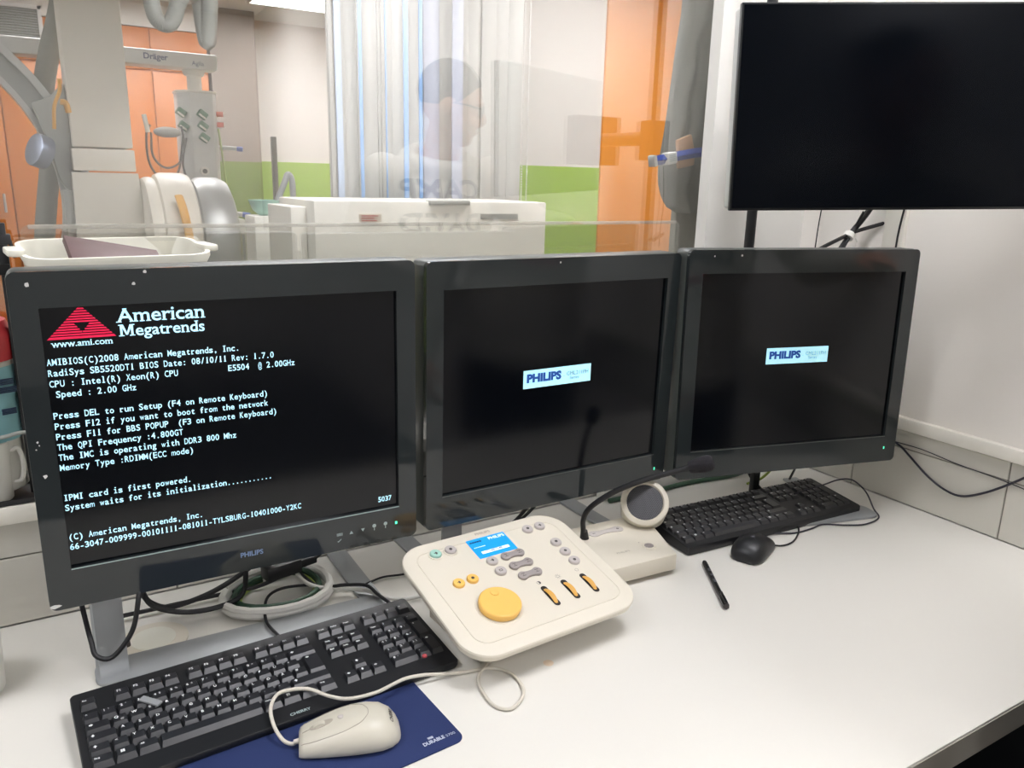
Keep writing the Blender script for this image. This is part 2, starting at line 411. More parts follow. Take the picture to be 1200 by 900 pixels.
def serif_text(mb, s, size, x0, x1, z):
    # builds roman lettering: each stem of a letter gets flat slab serifs at its ends
    V, F = text_geo(s, size, size*.012)
    a = min(v.x for v in V); b = max(v.x for v in V); k = (x1-x0)/(b-a)
    mb.raw(V, F, T(x0, -.0005, z) @ UP @ Matrix.Diagonal((k, 1, 1, 1)) @ T(-a, 0, 0))
    edges = {}
    for f in F:
        for i in range(len(f)):
            e = tuple(sorted((f[i], f[(i+1) % len(f)]))); edges[e] = edges.get(e, 0)+1
    top = max(v.y for v in V)
    for (i, j), c in edges.items():
        if c != 1: continue
        p, q = V[i], V[j]
        if abs(p.y-q.y) > 1e-5*size or abs(p.x-q.x) < .03*size or abs(p.x-q.x) > .24*size: continue
        y = p.y; low = y < .1*size; xh = y > .42*size
        if not (low or xh): continue
        if s[0] == 'M' and max(p.x, q.x) < .9*size and not low and y < .62*size: continue
        if s[0] == 'w' and xh and max(p.x, q.x)-min(p.x, q.x) > .16*size: continue
        l, r = min(p.x, q.x), max(p.x, q.x); th = .05*size
        e_ = .03 if p.x > 0 and s[0] == 'M' and max(l, r) < .75*size else .055
        l -= e_*size; r += e_*size if low or y > .6*size else 0
        y0, y1 = (y, y+th) if low else (y-th, y)
        mb.raw([(l, y0, 0), (r, y0, 0), (r, y1, 0), (l, y1, 0)], [(0, 1, 2, 3)], T(x0, -.0006, z) @ UP @ Matrix.Diagonal((k, 1, 1, 1)) @ T(-a, 0, 0))
def flat(mb, pts, y=-.0005): mb.raw([(p[0], y, p[1]) for p in pts], [tuple(range(len(pts)))])
def monitor(which, loc, yaw, tilt, label, base_right):
    t = thing('monitor', label, 'monitor', (loc[0], loc[1], 0), yaw, 'three desk monitors in a row')
    ZC = loc[2]; rot = (-tilt, 0, 0)
    def part(mb, name, m, parent=None, **k):
        if parent is None: return mb.build(name, m, t, (0, 0, ZC), rot, **k)
        return mb.build(name, m, parent, **k)
    w = .432+2*SB; h = .324+TB+BB; zc = (TB-BB)/2
    # back housing
    mb = MB(); mb.prism(rrect(w, h, .010, 5, 0, zc), -.045, -.0045, Mx=RX(PI/2), bev=.003)
    mb.prism(rrect(w-.09, h-.10, .02, 5, 0, zc), -.075, -.044, Mx=RX(PI/2), bev=.008)
    hs = part(mb, 'housing', 'housing')
    # glossy bezel: a frame with the screen opening
    mb = MB(); outer = rrect(w-.002, h-.002, .009, 5, 0, zc); V = []; F = []
    b = bmesh.new()
    def frame(ow, oh, orad, ocz, iw, ih, y0, y1):
        o = rrect(ow, oh, orad, 5, 0, ocz); n = len(o)
        i_ = []
        for (x, z) in o:                    # inner rectangle, same point count
            sx = 1 if x > 0 else -1; sz = 1 if z > ocz else -1
            i_.append((sx*iw/2, sz*ih/2))
        V = [(x, y0, z) for x, z in o]+[(x, y0, z) for x, z in i_]+[(x, y1, z) for x, z in o]+[(x, y1, z) for x, z in i_]
        F = []
        for k in range(n):
            l = (k+1) % n
            F.append((k, l, n+l, n+k) if i_[k] != i_[l] else (k, l, n+k))
            F.append((k, l, 2*n+l, 2*n+k))
            if i_[k] != i_[l]: F.append((n+k, n+l, 3*n+l, 3*n+k))
        return V, F
    V, F = frame(w-.0016, h-.0016, .009, zc, .432, .324, -.0045, .0065); mb.raw(V, F); b.free()
    bz = part(mb, 'bezel', 'bezel', ang=20)
    mb = MB(); mb.bb((-.218, .0012, -.164), (.218, .0045, .164)); sc = part(mb, 'screen', 'screen')
    if which == 'A':
        lines = ["AMIBIOS(C)2008 American Megatrends, Inc.", "RadiSys SB5520DT1 BIOS Date: 08/10/11 Rev: 1.7.0", "CPU : Intel(R) Xeon(R) CPU           E5504  @ 2.00GHz", " Speed : 2.00 GHz", "",
                 "Press DEL to run Setup (F4 on Remote Keyboard)", "Press F12 if you want to boot from the network", "Press F11 for BBS POPUP  (F3 on Remote Keyboard)", "The QPI Frequency :4.800GT", "The IMC is operating with DDR3 800 Mhz", "Memory Type :RDIMM(ECC mode)", "", "",
                 "IPMI card is first powered.", "System waits for its initialization...........", "", "", "(C) American Megatrends, Inc.", "66-3047-009999-00101111-081011-TYLSBURG-10401000-Y2KC", " "*74+"5037"]
        for r, s in enumerate(lines):
            if s: mb = MB(); bios_line(mb, s, -.2150, .0942-.01295*r); part(mb, 'text_line', 'screen_text', sc, ang=180, recalc=False)
        for a_ in (("American", .0235, -.1371, -.0393, .1402), ("Megatrends", .0195, -.1368, -.0397, .1232), ("www.ami.com", .0105, -.2076, -.1444, .1155)):
            mb = MB(); 
            if a_[0][0] == 'M':
                x_0, z_0, hM, wM = a_[2], a_[4], .0140, .0178
                flat_ = lambda pts: flat(mb, [(x_0+p*wM, z_0+q*hM) for p, q in pts], -.0006)
                for pts in ([(.10, 0), (.24, 0), (.24, 1), (.10, 1)], [(.76, 0), (.90, 0), (.90, 1), (.76, 1)], [(.14, 1), (.30, 1), (.56, .10), (.44, .10)], [(.44, .10), (.56, .10), (.86, 1), (.70, 1)],
                            [(0, 0), (.34, 0), (.34, .08), (0, .08)], [(.66, 0), (1, 0), (1, .08), (.66, .08)], [(0, .92), (.2, .92), (.2, 1), (0, 1)], [(.8, .92), (1, .92), (1, 1), (.8, 1)]): flat_(pts)
                a_ = (a_[0][1:], a_[1], x_0+wM+.0008, a_[3], a_[4])
            serif_text(mb, *a_); part(mb, 'logo_text', 'screen_text', sc, ang=180, recalc=False)
        # striped triangle logo with a dark inverted triangle inside
        mb = MB(); ax, az, bx, bz_, cx = -.1745, .1632, -.2118, .1240, -.1394; n = 13
        for k in range(n):
            z1 = az-(az-bz_)*k/n; z0 = z1-(az-bz_)/n*(.62 if k < n-1 else .95)
            def lr(z):
                f = (az-z)/(az-bz_); return ax+(bx-ax)*f, ax+(cx-ax)*f
            l1, r1 = lr(z1); l0, r0 = lr(z0)
            zi1, zi0 = .1422, .1326                 # inner cut-out
            if z1 <= zi1+.001 and z0 >= zi0-.002:
                f = (z1-zi0)/(zi1-zi0); f = max(0, f); hw = .0082*f
                flat(mb, [(l0, z0), (ax-hw*.8, z0), (ax-hw, z1), (l1, z1)]); flat(mb, [(ax+hw*.8, z0), (r0, z0), (r1, z1), (ax+hw, z1)])
            else: flat(mb, [(l0, z0), (r0, z0), (r1, z1), (l1, z1)])
        part(mb, 'screen_logo', 'logo_red', sc, ang=180, recalc=False)
    else:
        mb = MB(); flat(mb, [(-.071, -.0058), (.0630, -.0058), (.0630, .0243), (-.071, .0243)]); lp = part(mb, 'logo_window', 'logo_panel', sc, recalc=False)
        mb = MB(); mb.text("PHILIPS", .0185, T(-.0650, -.001, .0046) @ UP, .0011, width=.0675); part(mb, 'brand_text', 'logo_blue', sc, ang=180, recalc=False)
        mb = MB(); mb.text("CML211PH", .0098, T(.0130, -.001, .0085) @ UP, width=.0440); mb.text("Series", .0078, T(.0197, -.001, .0014) @ UP, width=.0188); mb.text("-", .008, T(.0065, -.001, .0065) @ UP)
        part(mb, 'model_text', 'logo_grey', sc, ang=180, recalc=False)
    # thin light lower lip of the opening
    part(MB().bb((-.216, -.0049, -.1636), (.216, -.0044, -.1622)), 'screen_lip', 'mark_grey' if which == 'A' else 'housing')
    # led and touch marks
    if which == 'A':
        part(MB().bb((.2095, -.0053, -.1902), (.2125, -.0044, -.1862)), 'power_led', 'led_green')
        mb = MB(); y = -.0048
        flat(mb, [(.1382, -.1918), (.1442, -.1918), (.1412, -.1868)], y); flat(mb, [(.1560, -.1868), (.1618, -.1868), (.1589, -.1916)], y)
        for cx in (.1765, .1941):
            flat(mb, [(cx+.0030*math.cos(2*PI*k/10), -.1862+.0030*math.sin(2*PI*k/10)) for k in range(10)], y); flat(mb, [(cx-.0006, -.1935), (cx+.0006, -.1935), (cx+.0006, -.1895), (cx-.0006, -.1895)], y)
        for q in range(6):
            a = .1195+.0015*q; flat(mb, [(a, -.1915), (a+.0008, -.1915), (a+.0008, -.1870), (a, -.1870)], y)
        flat(mb, [(.1195, -.1995), (.1215, -.2012), (.1262, -.1972), (.1258, -.1962), (.1216, -.1995)], y)
        part(mb, 'touch_marks', 'mark_grey', recalc=False)
        mb = MB(); mb.text("PHILIPS", .0098, T(-.0160, -.0048, -.1938) @ UP, .0003, width=.0303); part(mb, 'brand_text', 'mark_blue', ang=180, recalc=False)
        mb = MB()
        for x_ in (.1417, .1629, .1841, .2075, .2319): mb.bb((x_-.004, -.0048, -.2150), (x_+.004, .004, -.2105))
        part(mb, 'vent_slots', 'housing_dark')
    else:
        lx, lz = (.2200, -.1910) if which == 'B' else (.2166, -.1866)
        part(MB().bb((lx-.0010, -.0052, lz-.0024), (lx+.0010, -.0044, lz+.0024)), 'power_led', 'led_green')
    chips = {'A': [(-.2244, .1896, .0045), (-.116, .1859, .003), (-.1028, .1996, .003), (-.2375, -.2085, .006), (-.2306, -.038, .0035), (-.2338, .0053, .002), (-.2325, .001, .0014), (-.236, -.004, .0014)],
             'B': [(-.012, .1961, .0026)], 'C': [(-.196, .1927, .0026), (-.1417, .1933, .0030)]}[which]
    rr = random.Random(3)
    for cx, cz, s in chips:
        mb = MB(); n = 7; flat(mb, [(cx+s*rr.uniform(.5, 1)*math.cos(2*PI*k/n)*(1.4 if s > .005 else .8), cz+s*rr.uniform(.4, .9)*math.sin(2*PI*k/n)*(.6 if s > .005 else 1)) for k in range(n)], -.0049)
        part(mb, 'paint_chip', 'chip', recalc=False)
    # stand: front rail, side rails, upright, column
    mb = MB(); mb.prism(rrect(.205+base_right, .060, .020, 5, (base_right-.205)/2, .030), 0, .006, .0015); mb.build('base_rail', 'stand_metal', t)
    for x0, x1 in ((-.203, -.168), (.172, .207)): MB().bb((x0, .050, 0), (x1, .232, .0055), .001).build('side_rail', 'stand_metal', t)
    # upright: strip of sheet metal curving up from the rail
    prof = [(.002, .006), (.010, .002), (.020, .010), (.026, .028), (.028, .06), (.029, .2)]
    prof = [Vector((0, a, b_)) for a, b_ in [(.006, .0055), (.018, .007), (.026, .013), (.030, .025), (.031, .06), (.031, .13), (.033, .2)]]
    P = smooth_path(prof, 4); V = []; F = []
    for p in P:
        for x_ in (-.199, -.164): V.append((x_, p.y, p.z)); V.append((x_, p.y+.005, p.z))
    for k in range(len(P)-1):
        a = k*4; c = a+4
        F += [(a, a+2, c+2, c), (a+1, c+1, c+3, a+3), (a, c, c+1, a+1), (a+2, a+3, c+3, c+2)]
    F += [(0, 1, 3, 2), (len(V)-4, len(V)-2, len(V)-1, len(V)-3)]
    if which != 'C': MB().raw(V, F).build('upright', 'stand_metal', t)
    else: MB().bb((.036, .150, 0), (.052, .165, .25), .002).bb((-.05, .05, .2), (.08, .165, .26), .002).build('upright', 'housing_dark', t)
    MB().bb((-.2, .031, .2), (.2, .05, .26)).build('crossbar', 'stand_metal', t)
    return t
mA = monitor('A', (.2126, 1.0356, .3413), -.0156, -.0049, 'black monitor with text startup messages on its screen, leftmost of three', .207)
mB_ = monitor('B', (.7215, 1.0423, .3372), .0075, -.0141, 'black monitor with a small light blue logo box, in the middle of the row', .207)
mC = monitor('C', (1.2032, .9583, .3445), -.2466, .0227, 'black monitor with a small light blue logo box, rightmost and beside the wall', .245)

# ================================================================ TELEVISION
tv = thing('wall_screen', 'large blank black screen above the right monitor', 'screen', (.981, .95, .6167), math.radians(-30))
tv.rotation_euler = (0, math.radians(-1.6), math.radians(-30))
tw, th_ = .556, .3125
MB().bb((0, 0, 0), (tw, .012, th_), .001).build('frame', 'tv_frame', tv)
MB().bb((.003, -.0008, .004), (tw-.003, .0004, th_-.003)).build('panel', 'tv_screen', tv)
mb = MB(); mb.prism(rrect(tw-.004, th_-.004, .006, 4, tw/2, th_/2), -.045, -.0115, .004, Mx=RX(PI/2)); mb.build('back_cover', 'boom_grey', tv)
tp = thing('screen_pole', 'black pole and arm holding the large blank screen', 'mount', (1.284, 1.18, 0), 0)
mb = MB(); mb.cyl((0, 0, 0.215), (0, 0, 1.15), .0105, n=20); mb.build('pole', 'black_plastic', tp)
MB().bb((-.022, -.02, .22), (.022, .093, .30), .003).build('wall_bracket', 'black_plastic', tp)
MB().bb((-.025, -.025, .71), (.025, .025, .80), .004).build('collar', 'black_plastic', tp)
mb = MB(); mb.cyl((0, 0, .76), (-.03, -.16, .76), .016); mb.bb((-.09, -.235, .70), (.05, -.19, .82), .004, Mx=None); mb.build('arm', 'black_plastic', tp)

# ================================================================ CONSOLE
con = thing('control_console', 'cream sloping control console with a big yellow knob and blue display', 'console', (.5808, .7969, 0), .0628)
CT = .2387
CM = T(0, 0, .05) @ RX(CT)
CW, CD = .3039, .2449
def cpart(mb, name, m, parent=con, **k):
    o = mb.build(name, m, parent, **k)
    if parent is con: o.matrix_local = CM
    return o
mb = MB(); outer = rrect(CW, CD, .046, 9, 0, CD/2)
def off(d): return rrect(CW-2*d, CD-2*d, max(.004, .046-d), 9, 0, CD/2)
rings = [[(x, y, -.014) for x, y in off(.005)], [(x, y, -.012) for x, y in off(.002)], [(x, y, -.003) for x, y in off(.0)], [(x, y, -.0008) for x, y in off(.0012)], [(x, y, 0) for x, y in off(.004)], [(x, y, .0004) for x, y in off(.0215)], [(x, y, -.0006) for x, y in off(.0222)], [(x, y, -.0006) for x, y in off(.0232)], [(x, y, .0004) for x, y in off(.0238)]]
mb.loft(rings); cpart(mb, 'shell', 'console_cream', ang=40)
# foot wedge under the plate
s, c = math.sin(CT), math.cos(CT)
def cz(y): return .05+s*y/ c - .014
mb = MB(); pts = [(-.105, .060), (.100, .060), (.100, .205), (-.105, .205)]
V = [(x, y, 0.001) for x, y in pts]+[(x, y, cz(y)-.001) for x, y in pts]
mb.raw(V, [(0, 1, 2, 3), (4, 5, 6, 7), (0, 1, 5, 4), (1, 2, 6, 5), (2, 3, 7, 6), (3, 0, 4, 7)]); mb.build('foot', 'print_grey', con)
mb = MB(); mb.text("PHILIPS", .0072, T(-.0112, .2318, .0009), .0001, width=.0276); cpart(mb, 'brand_text', 'print_grey', ang=180, recalc=False)
# display
lcd = cpart(MB().prism(rrect(.0702, .0451, .001, 2, .0009, .2014), .0003, .0012), 'display', 'lcd_blue')
mb = MB(); mb.text("PHILIPS", .0088, T(.0034, .2140, .0016), .00012, width=.0292); mb.raw([(-.0243, .1866, .0014), (.0262, .1866, .0014), (.0262, .1926, .0014), (-.0243, .1926, .0014)], [(0, 1, 2, 3)])
[mb.bb((-.0300+k*.0030, .2030, .0013), (-.0300+k*.0030+.0020, .2046, .0015)) for k in range(7)]
mb.mi = 1; mb.text("71482548", .0062, T(-.0155, .1875, .0018), .00008, width=.0285); [mb.bb((-.0310+k*.0044, .2150, .0013), (-.0310+k*.0044+.0036, .2180, .0015)) for k in range(5)]
mb.build('display_text', ['lcd_white', 'lcd_dark'], lcd, ang=180, recalc=False)
def button(x, y, m, r=.0091, h=.0045, collar=False, sym=True):
    mb = MB(); mb.lathe([(r, 0), (r, h-.0012), (r-.0010, h), (r-.0025, h-.0004), (.0004, h-.0007)], 24, T(x, y, .0004))
    b = cpart(mb, 'button', m)
    if collar:
        mb = MB(); mb.lathe([(r+.0025, 0), (r+.0025, .0012), (r+.0008, .0018), (r+.0003, .0004)], 28, T(x, y, .0004)); mb.build('collar', 'console_cream', b)
    if sym:
        mb = MB()
        k = int((x+y)*10000) % 3
        if k == 0: mb.bb((x-.0028, y-.0022, h-.0004), (x+.0028, y-.0014, h)); mb.bb((x-.0028, y+.0012, h-.0004), (x+.0028, y+.002, h)); mb.bb((x-.0028, y-.0022, h-.0004), (x-.002, y+.002, h)); mb.bb((x+.002, y-.0022, h-.0004), (x+.0028, y+.002, h))
        elif k == 1: mb.lathe([(.0026, h-.0003), (.0026, h), (.0017, h), (.0017, h-.0003)], 14, T(x, y, .0002))
        else: mb.bb((x-.003, y-.0004, h-.0004), (x+.003, y+.0004, h)); mb.bb((x-.0004, y-.0025, h-.0004), (x+.0020, y+.0025, h))
        mb.build('symbol', 'print_dark', b)
    return b
button(-.0936, .2132, 'button_green', collar=True); button(-.0675, .2134, 'button_cap', collar=True)
for x_, y_ in ((-.0205, .1662), (-.0207, .1413), (.0778, .2128), (.1020, .2126), (.1026, .1666), (.1027, .1416), (.1030, .1176)): button(x_, y_, 'button_cap')
for x_, y_ in ((-.0936, .1419), (-.0697, .1425)): button(x_, y_, 'yellow')
for y_ in (.1672, .1430, .1185):
    pts = []
    for k in range(13): a = PI/2+PI*k/12; pts.append((.0056+.0085*math.cos(a), y_+.0082*math.sin(a)))
    pts += [(.0120, y_-.0056), (.0180, y_-.0050), (.0240, y_-.0056)]
    for k in range(13): a = -PI/2+PI*k/12; pts.append((.0304+.0085*math.cos(a), y_+.0082*math.sin(a)))
    pts += [(.0240, y_+.0056), (.0180, y_+.0050), (.0120, y_+.0056)]
    mb = MB(); mb.prism(pts, .0004, .0048, .0010); b = cpart(mb, 'rocker_button', 'button_grey')
    mb = MB()
    for x_ in (.0056, .0304): mb.bb((x_-.003, y_-.0028, .0047), (x_+.003, y_-.0022, .0051)); mb.bb((x_-.003, y_+.0022, .0047), (x_+.003, y_+.0028, .0051)); mb.bb((x_-.0006, y_-.0006, .0047), (x_+.0006, y_+.0006, .0051))
    mb.build('symbol', 'print_dark', b)
# knob
kx_, ky_ = -.0635, .078
mb = MB(); mb.lathe([(.0300, .0004), (.0308, .0025), (.0314, .0078), (.0310, .0098), (.0296, .0110), (.0278, .0109), (.0005, .0109)], 56, T(kx_, ky_, 0)); kn = cpart(mb, 'knob', 'yellow', ang=45)
mb = MB(); mb.lathe([(.0064, .0106), (.0062, .0112), (.0054, .0112), (.0040, .0107), (.0003, .0106)], 24, T(kx_+.0015, ky_+.0180, 0.0009)); mb.build('finger_dimple', 'yellow', kn)
mb = MB(); mb.lathe([(.0350, .0003), (.0346, .0008), (.0316, .0008), (.0314, .0003)], 48, T(kx_, ky_, 0)); cpart(mb, 'knob_seat', 'console_panel')
# thumb wheels
for x_ in (.0197, .0568, .0936):
    sl = cpart(MB().prism(rrect(.0125, .0465, .006, 6, x_, .0668), .0004, .0009), 'wheel_surround', 'console_cream')
    MB().prism(rrect(.0104, .0435, .0050, 6, x_, .0668), .0008, .0012).build('wheel_slot', 'dark_slot', sl)
    mb = MB(); ring = []
    prof = []
    rw = .0285
    V = []; F = []; n = 21; wz = -.0222
    for i in range(n):
        a = math.radians(-42+84*i/(n-1))
        for xx, rr in ((-.0044*math.cos(a*1.5), rw-.0014), (-.0028*math.cos(a*1.5), rw), (.0028*math.cos(a*1.5), rw), (.0044*math.cos(a*1.5), rw-.0014)): V.append((x_+xx, .0662+rr*math.sin(a), wz+rr*math.cos(a)))
    for i in range(n-1):
        for q in range(3): F.append((i*4+q, i*4+q+1, i*4+q+5, i*4+q+4))
    mb.raw(V, F); mb.build('thumb_wheel', 'ochre', sl)
mb = MB(); z0, z1 = .0004, .0007
def annulus(mb, x, y, r1, r0, a0=0, a1=2*PI, n=24):
    for k in range(n):
        a, b = a0+(a1-a0)*k/n, a0+(a1-a0)*(k+1)/n
        mb.raw([(x+r0*math.cos(a), y+r0*math.sin(a), z1), (x+r1*math.cos(a), y+r1*math.sin(a), z1), (x+r1*math.cos(b), y+r1*math.sin(b), z1), (x+r0*math.cos(b), y+r0*math.sin(b), z1)], [(0, 1, 2, 3)])
annulus(mb, .0200, .0976, .0034, .0029); annulus(mb, .0200, .0976, .0032, .0001, -PI/2, PI/2, 12)
annulus(mb, .0562, .0982, .0026, .0021)
for k in range(8):
    a = 2*PI*k/8+.2; q = Matrix.Rotation(a, 4, 'Z'); mb.raw([q @ Vector(v)+Vector((.0562, .0982, 0)) for v in ((.0036, -.0003, z1), (.0050, -.0003, z1), (.0050, .0003, z1), (.0036, .0003, z1))], [(0, 1, 2, 3)])
annulus(mb, .0937, .0989, .0030, .0026)
cpart(mb, 'wheel_symbols', 'print_dark', ang=180, recalc=False)

# ================================================================ INTERCOM
ic = thing('intercom', 'cream desk intercom with round speaker and black gooseneck microphone', 'intercom', (.84, 1.0, 0), 0)
def il(x, y): return (x-.84, y-1.0)
mb = MB(); top = [il(.735, .9265), il(.8965, .9185), il(.957, 1.083), il(.752, 1.0905)]
mb.prism(top, .009, .0385, .0022, 2); mb.build('body', 'console_cream', ic)
mb = MB(); ft = [il(.742, .950), il(.885, .942), il(.940, 1.075), il(.757, 1.082)]; mb.prism(ft, 0, .0095); mb.build('foot', 'print_grey', ic)
yaw_i = -.05
def ibtn(x, y): return T(*il(x, y), .0385) @ RZ(yaw_i)
mb = MB(); pts = []
for k in range(11): a = PI/2+PI*k/10; pts.append((-.026+.0105*math.cos(a), .0105*math.sin(a)))
pts += [(-.012, -.0070), (0, -.0062), (.012, -.0070)]
for k in range(11): a = -PI/2+PI*k/10; pts.append((.026+.0105*math.cos(a), .0105*math.sin(a)))
pts += [(.012, .0070), (0, .0062), (-.012, .0070)]
mb.prism(pts, -.0002, .0016, .0004, Mx=ibtn(.841, 1.0475)); rb = mb.build('rocker_button', 'button_cap', ic)
mb = MB(); mb.bb((-.029, -.0008, .0015), (-.023, .0008, .0018), Mx=ibtn(.841, 1.0475)); mb.bb((.023, -.0008, .0015), (.029, .0008, .0018), Mx=ibtn(.841, 1.0475)); mb.bb((.0252, -.003, .0015), (.0268, .003, .0018), Mx=ibtn(.841, 1.0475)); mb.build('symbol', 'print_dark', rb)
mb = MB(); mb.lathe([(.0125, 0), (.0125, .0008), (.0110, .0010), (.0105, .0003), (.0004, .0003)], 28, ibtn(.8735, .9655)); tb = mb.build('talk_button', 'console_cream', ic)
mb = MB(); mb.lathe([(.0082, .0002), (.0080, .0014), (.0062, .0017), (.0060, .0008), (.0042, .0008), (.0040, .0014), (.0018, .0014), (.0016, .0008), (.0002, .0008)], 24, ibtn(.8735, .9655)); mb.build('talk_symbol', 'button_grey', tb)
mb = MB(); mb.text("PHILIPS", .0072, ibtn(.8035, .9655) @ T(0, 0, .0006), width=.0265); mb.lathe([(.0012, .0003), (.0012, .0005), (.0002, .0005)], 10, ibtn(.8655, .9835)); mb.build('brand_text', 'print_grey', ic, ang=180, recalc=False)
# speaker
n_ = Vector((-.50, -.62, .60)).normalized(); fc = Vector((*il(.9215, 1.038), .0850)); q = n_.to_track_quat('Z', 'Y').to_matrix().to_4x4()
SM = Matrix.Translation(fc) @ q
mb = MB(); mb.lathe([(.041, -.125), (.0435, -.05), (.0448, -.006), (.0441, -.0015), (.0420, 0), (.0358, .0004), (.0340, -.0015), (.0334, -.004), (.0004, -.004)], 56, SM)
# trim the tail so it stays inside the box
bmesh.ops.bisect_plane(mb.bm, geom=list(mb.bm.verts)+list(mb.bm.edges)+list(mb.bm.faces), plane_co=(0, 0, .03), plane_no=(0, 0, -1), clear_outer=True)
sp = mb.build('speaker', 'console_cream', ic, ang=45)
mb = MB(); mb.lathe([(.0334, -.0035), (.0330, -.0022), (.020, -.0012), (.0004, -.0008)], 40, SM); gr = mb.build('speaker_grille', 'mesh_grey', sp)
tagm = M['mesh_grey']; nt = tagm.node_tree; bs = nt.nodes['Principled BSDF']
vo = nt.nodes.new('ShaderNodeTexVoronoi'); vo.inputs['Scale'].default_value = 420; vo.inputs['Randomness'].default_value = .0
tc = nt.nodes.new('ShaderNodeTexCoord'); rp = nt.nodes.new('ShaderNodeValToRGB'); rp.color_ramp.elements[0].color = (.012, .012, .014, 1); rp.color_ramp.elements[1].color = (.085, .085, .095, 1); rp.color_ramp.elements[0].position = .30; rp.color_ramp.elements[1].position = .42
nt.links.new(tc.outputs['Object'], vo.inputs['Vector']); nt.links.new(vo.outputs['Distance'], rp.inputs[0])
for l in list(bs.inputs['Base Color'].links): nt.links.remove(l)
nt.links.new(rp.outputs[0], bs.inputs['Base Color'])
# gooseneck
def i3(p): return (p[0]-.84, p[1]-1.0, p[2])
gp = [(.790, 1.044, .030), (.786, 1.043, .058), (.783, 1.040, .078), (.786, 1.030, .101), (.800, 1.010, .126), (.822, .985, .150), (.850, .955, .172), (.878, .928, .188), (.905, .905, .202)]
mb = MB(); mb.tube([i3(p) for p in gp], .0048, 12, 6); mb.cyl(i3((.7905, 1.044, .036)), i3((.7885, 1.0436, .054)), .0085, .0062, 18); gn = mb.build('gooseneck', 'black_rubber', ic)
a = Vector(i3((.899, .910, .199))); b = Vector(i3((.929, .884, .2125))); dq = (b-a).to_track_quat('Z', 'Y').to_matrix().to_4x4(); L = (b-a).length
mb = MB(); mb.lathe([(.0085, 0), (.0105, .003), (.0125, L*.35), (.0138, L*.6), (.0135, L*.8), (.0115, L*.93), (.007, L*.99), (.0005, L)], 28, Matrix.Translation(a) @ dq); mb.build('foam_windscreen', 'foam_black', gn)

# ================================================================ KEYBOARDS
def key_rows():
    rows = []
    F = [('Esc', 0, 1)]+[('F%d' % (i+1), [2, 3, 4, 5, 6.5, 7.5, 8.5, 9.5, 11, 12, 13, 14][i], 1) for i in range(12)]
    rows.append(('f', F))
    rows.append(('num', [(c_, i, 1) for i, c_ in enumerate(['^', '1', '2', '3', '4', '5', '6', '7', '8', '9', '0', 'ß', '´'])]+[('<-', 13, 2)]))
    rows.append(('q', [('Tab', 0, 1.5)]+[(c_, 1.5+i, 1) for i, c_ in enumerate('QWERTZUIOPÜ+')]+[('Enter', 13.5, 1.5)]))
    rows.append(('a', [('Caps', 0, 1.75)]+[(c_, 1.75+i, 1) for i, c_ in enumerate('ASDFGHJKLÖÄ#')]))
    rows.append(('z', [('Shift', 0, 1.25)]+[(c_, 1.25+i, 1) for i, c_ in enumerate('<YXCVBNM,.-')]+[('Shift', 12.25, 2.75)]))
    rows.append(('sp', [('Strg', 0, 1.25), ('win', 1.25, 1.25), ('Alt', 2.5, 1.25), ('', 3.75, 6.25), ('AltGr', 10, 1.25), ('win', 11.25, 1.25), ('Menu', 12.5, 1.25), ('Strg', 13.75, 1.25)]))
    return rows
